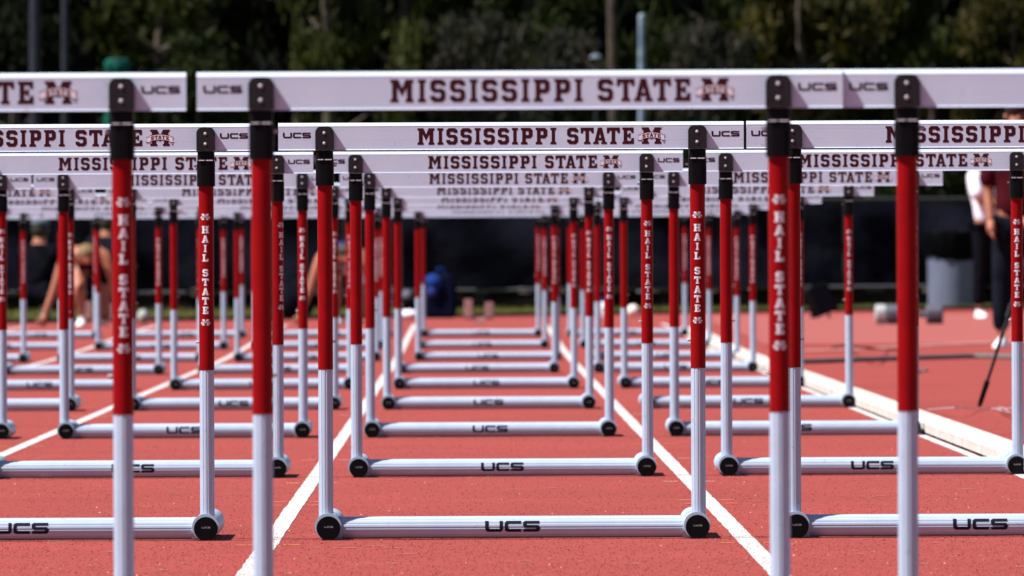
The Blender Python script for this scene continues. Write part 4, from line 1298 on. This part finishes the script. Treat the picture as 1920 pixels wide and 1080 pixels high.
# starting blocks (lanes at the start line)
M['block_pink'] = mat('faded pink block pad', (0.20, 0.085, 0.08), 0.8, 0.1, noise=(30, (0.12, 0.06, 0.065)))
M['alu'] = mat('dull aluminium', (0.42, 0.43, 0.46), 0.4, 0.5, 0.6)
def starting_block(cx, d, label, py=0.0):
    z = zg(cx, d)
    b = empty('starting_block', (cx, d, z))
    tag(b, label, 'starting block', 'starting blocks')
    MB().box((0, 0.25, 0.025), (0.05, 0.75, 0.03)).build('centre_rail', M['alu'], b)
    for s, yy, hh in ((-1, 0.12, 0.205), (1, 0.34, 0.175)):
        rot = Matrix.Rotation(R(-28), 3, 'X')
        p = MB().box((s * 0.10, yy, 0.035 + hh / 2), (0.085, 0.035, hh), rot).build('pedal', M['block_pink'], b)
        bvv = p.modifiers.new('b', 'BEVEL'); bvv.width = 0.012; bvv.segments = 2
        MB().tube([(s * 0.03, yy + 0.03, 0.035), (s * 0.10, yy + 0.05, 0.06)], 0.012, 8).build('pedal_arm', M['alu'], b, shade=60)
    return b
starting_block((898 - 880) / FD(121), 121.0, 'empty starting block with faded pink pedals in the middle lane')
starting_block((180 - 880) / FS, 120.3, 'starting block behind the fair haired athlete at the left')
starting_block((645 - 880) / FS, 120.5, 'starting block under the dark haired athlete')

# grey hose / rounded kerb curving across the infield
M['hose'] = mat('blue grey hose', (0.085, 0.10, 0.12), 0.6, 0.3, noise=(5, (0.12, 0.125, 0.12), 6))
def gpt(px, py, zoff=0.0):
    F = (py - 477) / HC
    for _ in range(8):
        d = FPX / F
        x = (px - 880) / F
        F = (py - 477) / (HC - zg(x, d) - zoff)
    return ((px - 880) / F, FPX / F, zg((px - 880) / F, FPX / F) + zoff)
hp = [gpt(a, b) for a, b in ((1430, 683), (1520, 682), (1600, 679), (1690, 676), (1760, 674), (1830, 672), (1900, 674), (1990, 679))]
def spline(pts, n=6):
    out = []
    P_ = [Vector(p) for p in pts]
    P_ = [P_[0] * 2 - P_[1]] + P_ + [P_[-1] * 2 - P_[-2]]
    for i in range(1, len(P_) - 2):
        for k in range(n):
            t = k / n
            a, b, c, e = P_[i - 1], P_[i], P_[i + 1], P_[i + 2]
            out.append(0.5 * ((2 * b) + (c - a) * t + (2 * a - 5 * b + 4 * c - e) * t * t + (3 * b - a - 3 * c + e) * t ** 3))
    out.append(P_[-2])
    return out
o = MB().tube([p + Vector((0, 0, 0.016)) for p in spline(hp)], 0.018, 10).build('hose', M['hose'], shade=60)
tag(o, 'thick blue grey hose curving across the infield surface', 'hose')
# pale line on the infield beyond the hose
pl_ = [gpt(a, b) for a, b in ((1490, 660), (1580, 657), (1690, 652), (1800, 646), (1880, 643), (1980, 640))]
sp_ = spline(pl_)
M['faint_line'] = mat('worn pale line paint', (0.50, 0.30, 0.27), 0.85, 0.2, noise=(8, (0.42, 0.16, 0.14), 8))
mb = MB()
vs = []
for p in sp_:
    vs += [(p.x, p.y - 0.28, zg(p.x, p.y - .28) + 0.008), (p.x, p.y + 0.28, zg(p.x, p.y + .28) + 0.008)]
mb.add(vs, [(2 * i, 2 * i + 1, 2 * i + 3, 2 * i + 2) for i in range(len(sp_) - 1)])
tag(mb.build('infield_line', M['faint_line']), kind='structure')
# dark cable loop
cp_ = [gpt(1560, 652, .01), gpt(1585, 648, .02), gpt(1603, 650, .09), gpt(1625, 652, .115), gpt(1645, 654, .08), gpt(1662, 655, .02), gpt(1700, 657, .008)]
o = MB().tube(spline(cp_), 0.006, 6).build('dark_cable', M['cloth_black'], shade=60)
tag(o, 'thin dark cable arching off the faded infield surface', 'cable')
# pale wire near the tripod foot
M['wire'] = mat('pale grey wire', (0.42, 0.34, 0.36), 0.5, 0.4)
wp = [gpt(1740, 768, .004), gpt(1765, 766, .03), gpt(1790, 764, .045), gpt(1812, 764, .035), gpt(1838, 768, .005), gpt(1865, 766, .006), gpt(1880, 772, .02), gpt(1872, 764, .03), gpt(1890, 768, .045), gpt(1898, 772, .01), gpt(1882, 770, .008), gpt(1905, 765, .05), gpt(1960, 770, .005)]
o = MB().tube(spline(wp), 0.0028, 6).build('pale_wire', M['wire'], shade=60)
tag(o, 'tangled pale wire lying by the tripod foot', 'wire')
# dark puck and light scrap on the infield
x, y, z = gpt(1735, 697)
o = MB().lathe([(0.018, 0), (0.02, 0.004), (0.02, 0.012), (0.012, 0.018)], (x, y, z), 12).build('rubber_puck', M['hose'], shade=40)
tag(o, 'small dark rubber puck on the red infield left of the tripod', 'puck')
# tripod
tr = empty('tripod', gpt(2005, 765))
tag(tr, 'black tripod with one leg standing on the red infield at right', 'tripod')
Lx = tr.location.x
fx = gpt(1840, 766)
dx = fx[0] - Lx
legs = [(dx, 0.0), (-dx * 0.5, abs(dx) * 0.87), (-dx * 0.5, -abs(dx) * 0.87)]
M['tripod_black'] = mat('tripod black', (0.008, 0.009, 0.011), 0.4, 0.4, noise=(20, (0.014, 0.015, 0.018)))
for (ax, ay) in legs:
    top = Vector((ax * 0.06, ay * 0.06, 1.25)); bot = Vector((ax, ay, 0.03))
    def at(t): return bot + (top - bot) * t
    lg = MB().tube([at(0.0), at(0.36)], [0.0085, 0.0085], 10).tube([at(0.34), at(0.66)], [0.012, 0.012], 10).tube([at(0.64), at(1)], [0.0155, 0.0155], 10).build('leg', M['tripod_black'], tr, shade=50)
    MB().tube([at(0.325), at(0.375)], [0.016, 0.0165], 10).tube([at(0.63), at(0.68)], [0.019, 0.020], 10).build('leg_clamp', M['tripod_black'], lg, shade=50)
    MB().tube([at(-0.02), at(0.0), at(0.08)], [0.008, 0.0125, 0.0135], 10).build('rubber_foot', M['black_plastic'], lg, shade=50)
MB().lathe([(0.05, 1.20), (0.055, 1.23), (0.045, 1.29), (0.02, 1.30), (0.018, 1.45)], (0, 0, 0), 16).build('centre_column', M['tripod_black'], tr, shade=50)
MB().box((0, 0, 1.49), (0.10, 0.12, 0.07)).box((0, -0.0, 1.54), (0.07, 0.09, 0.02)).build('head', M['tripod_black'], tr)
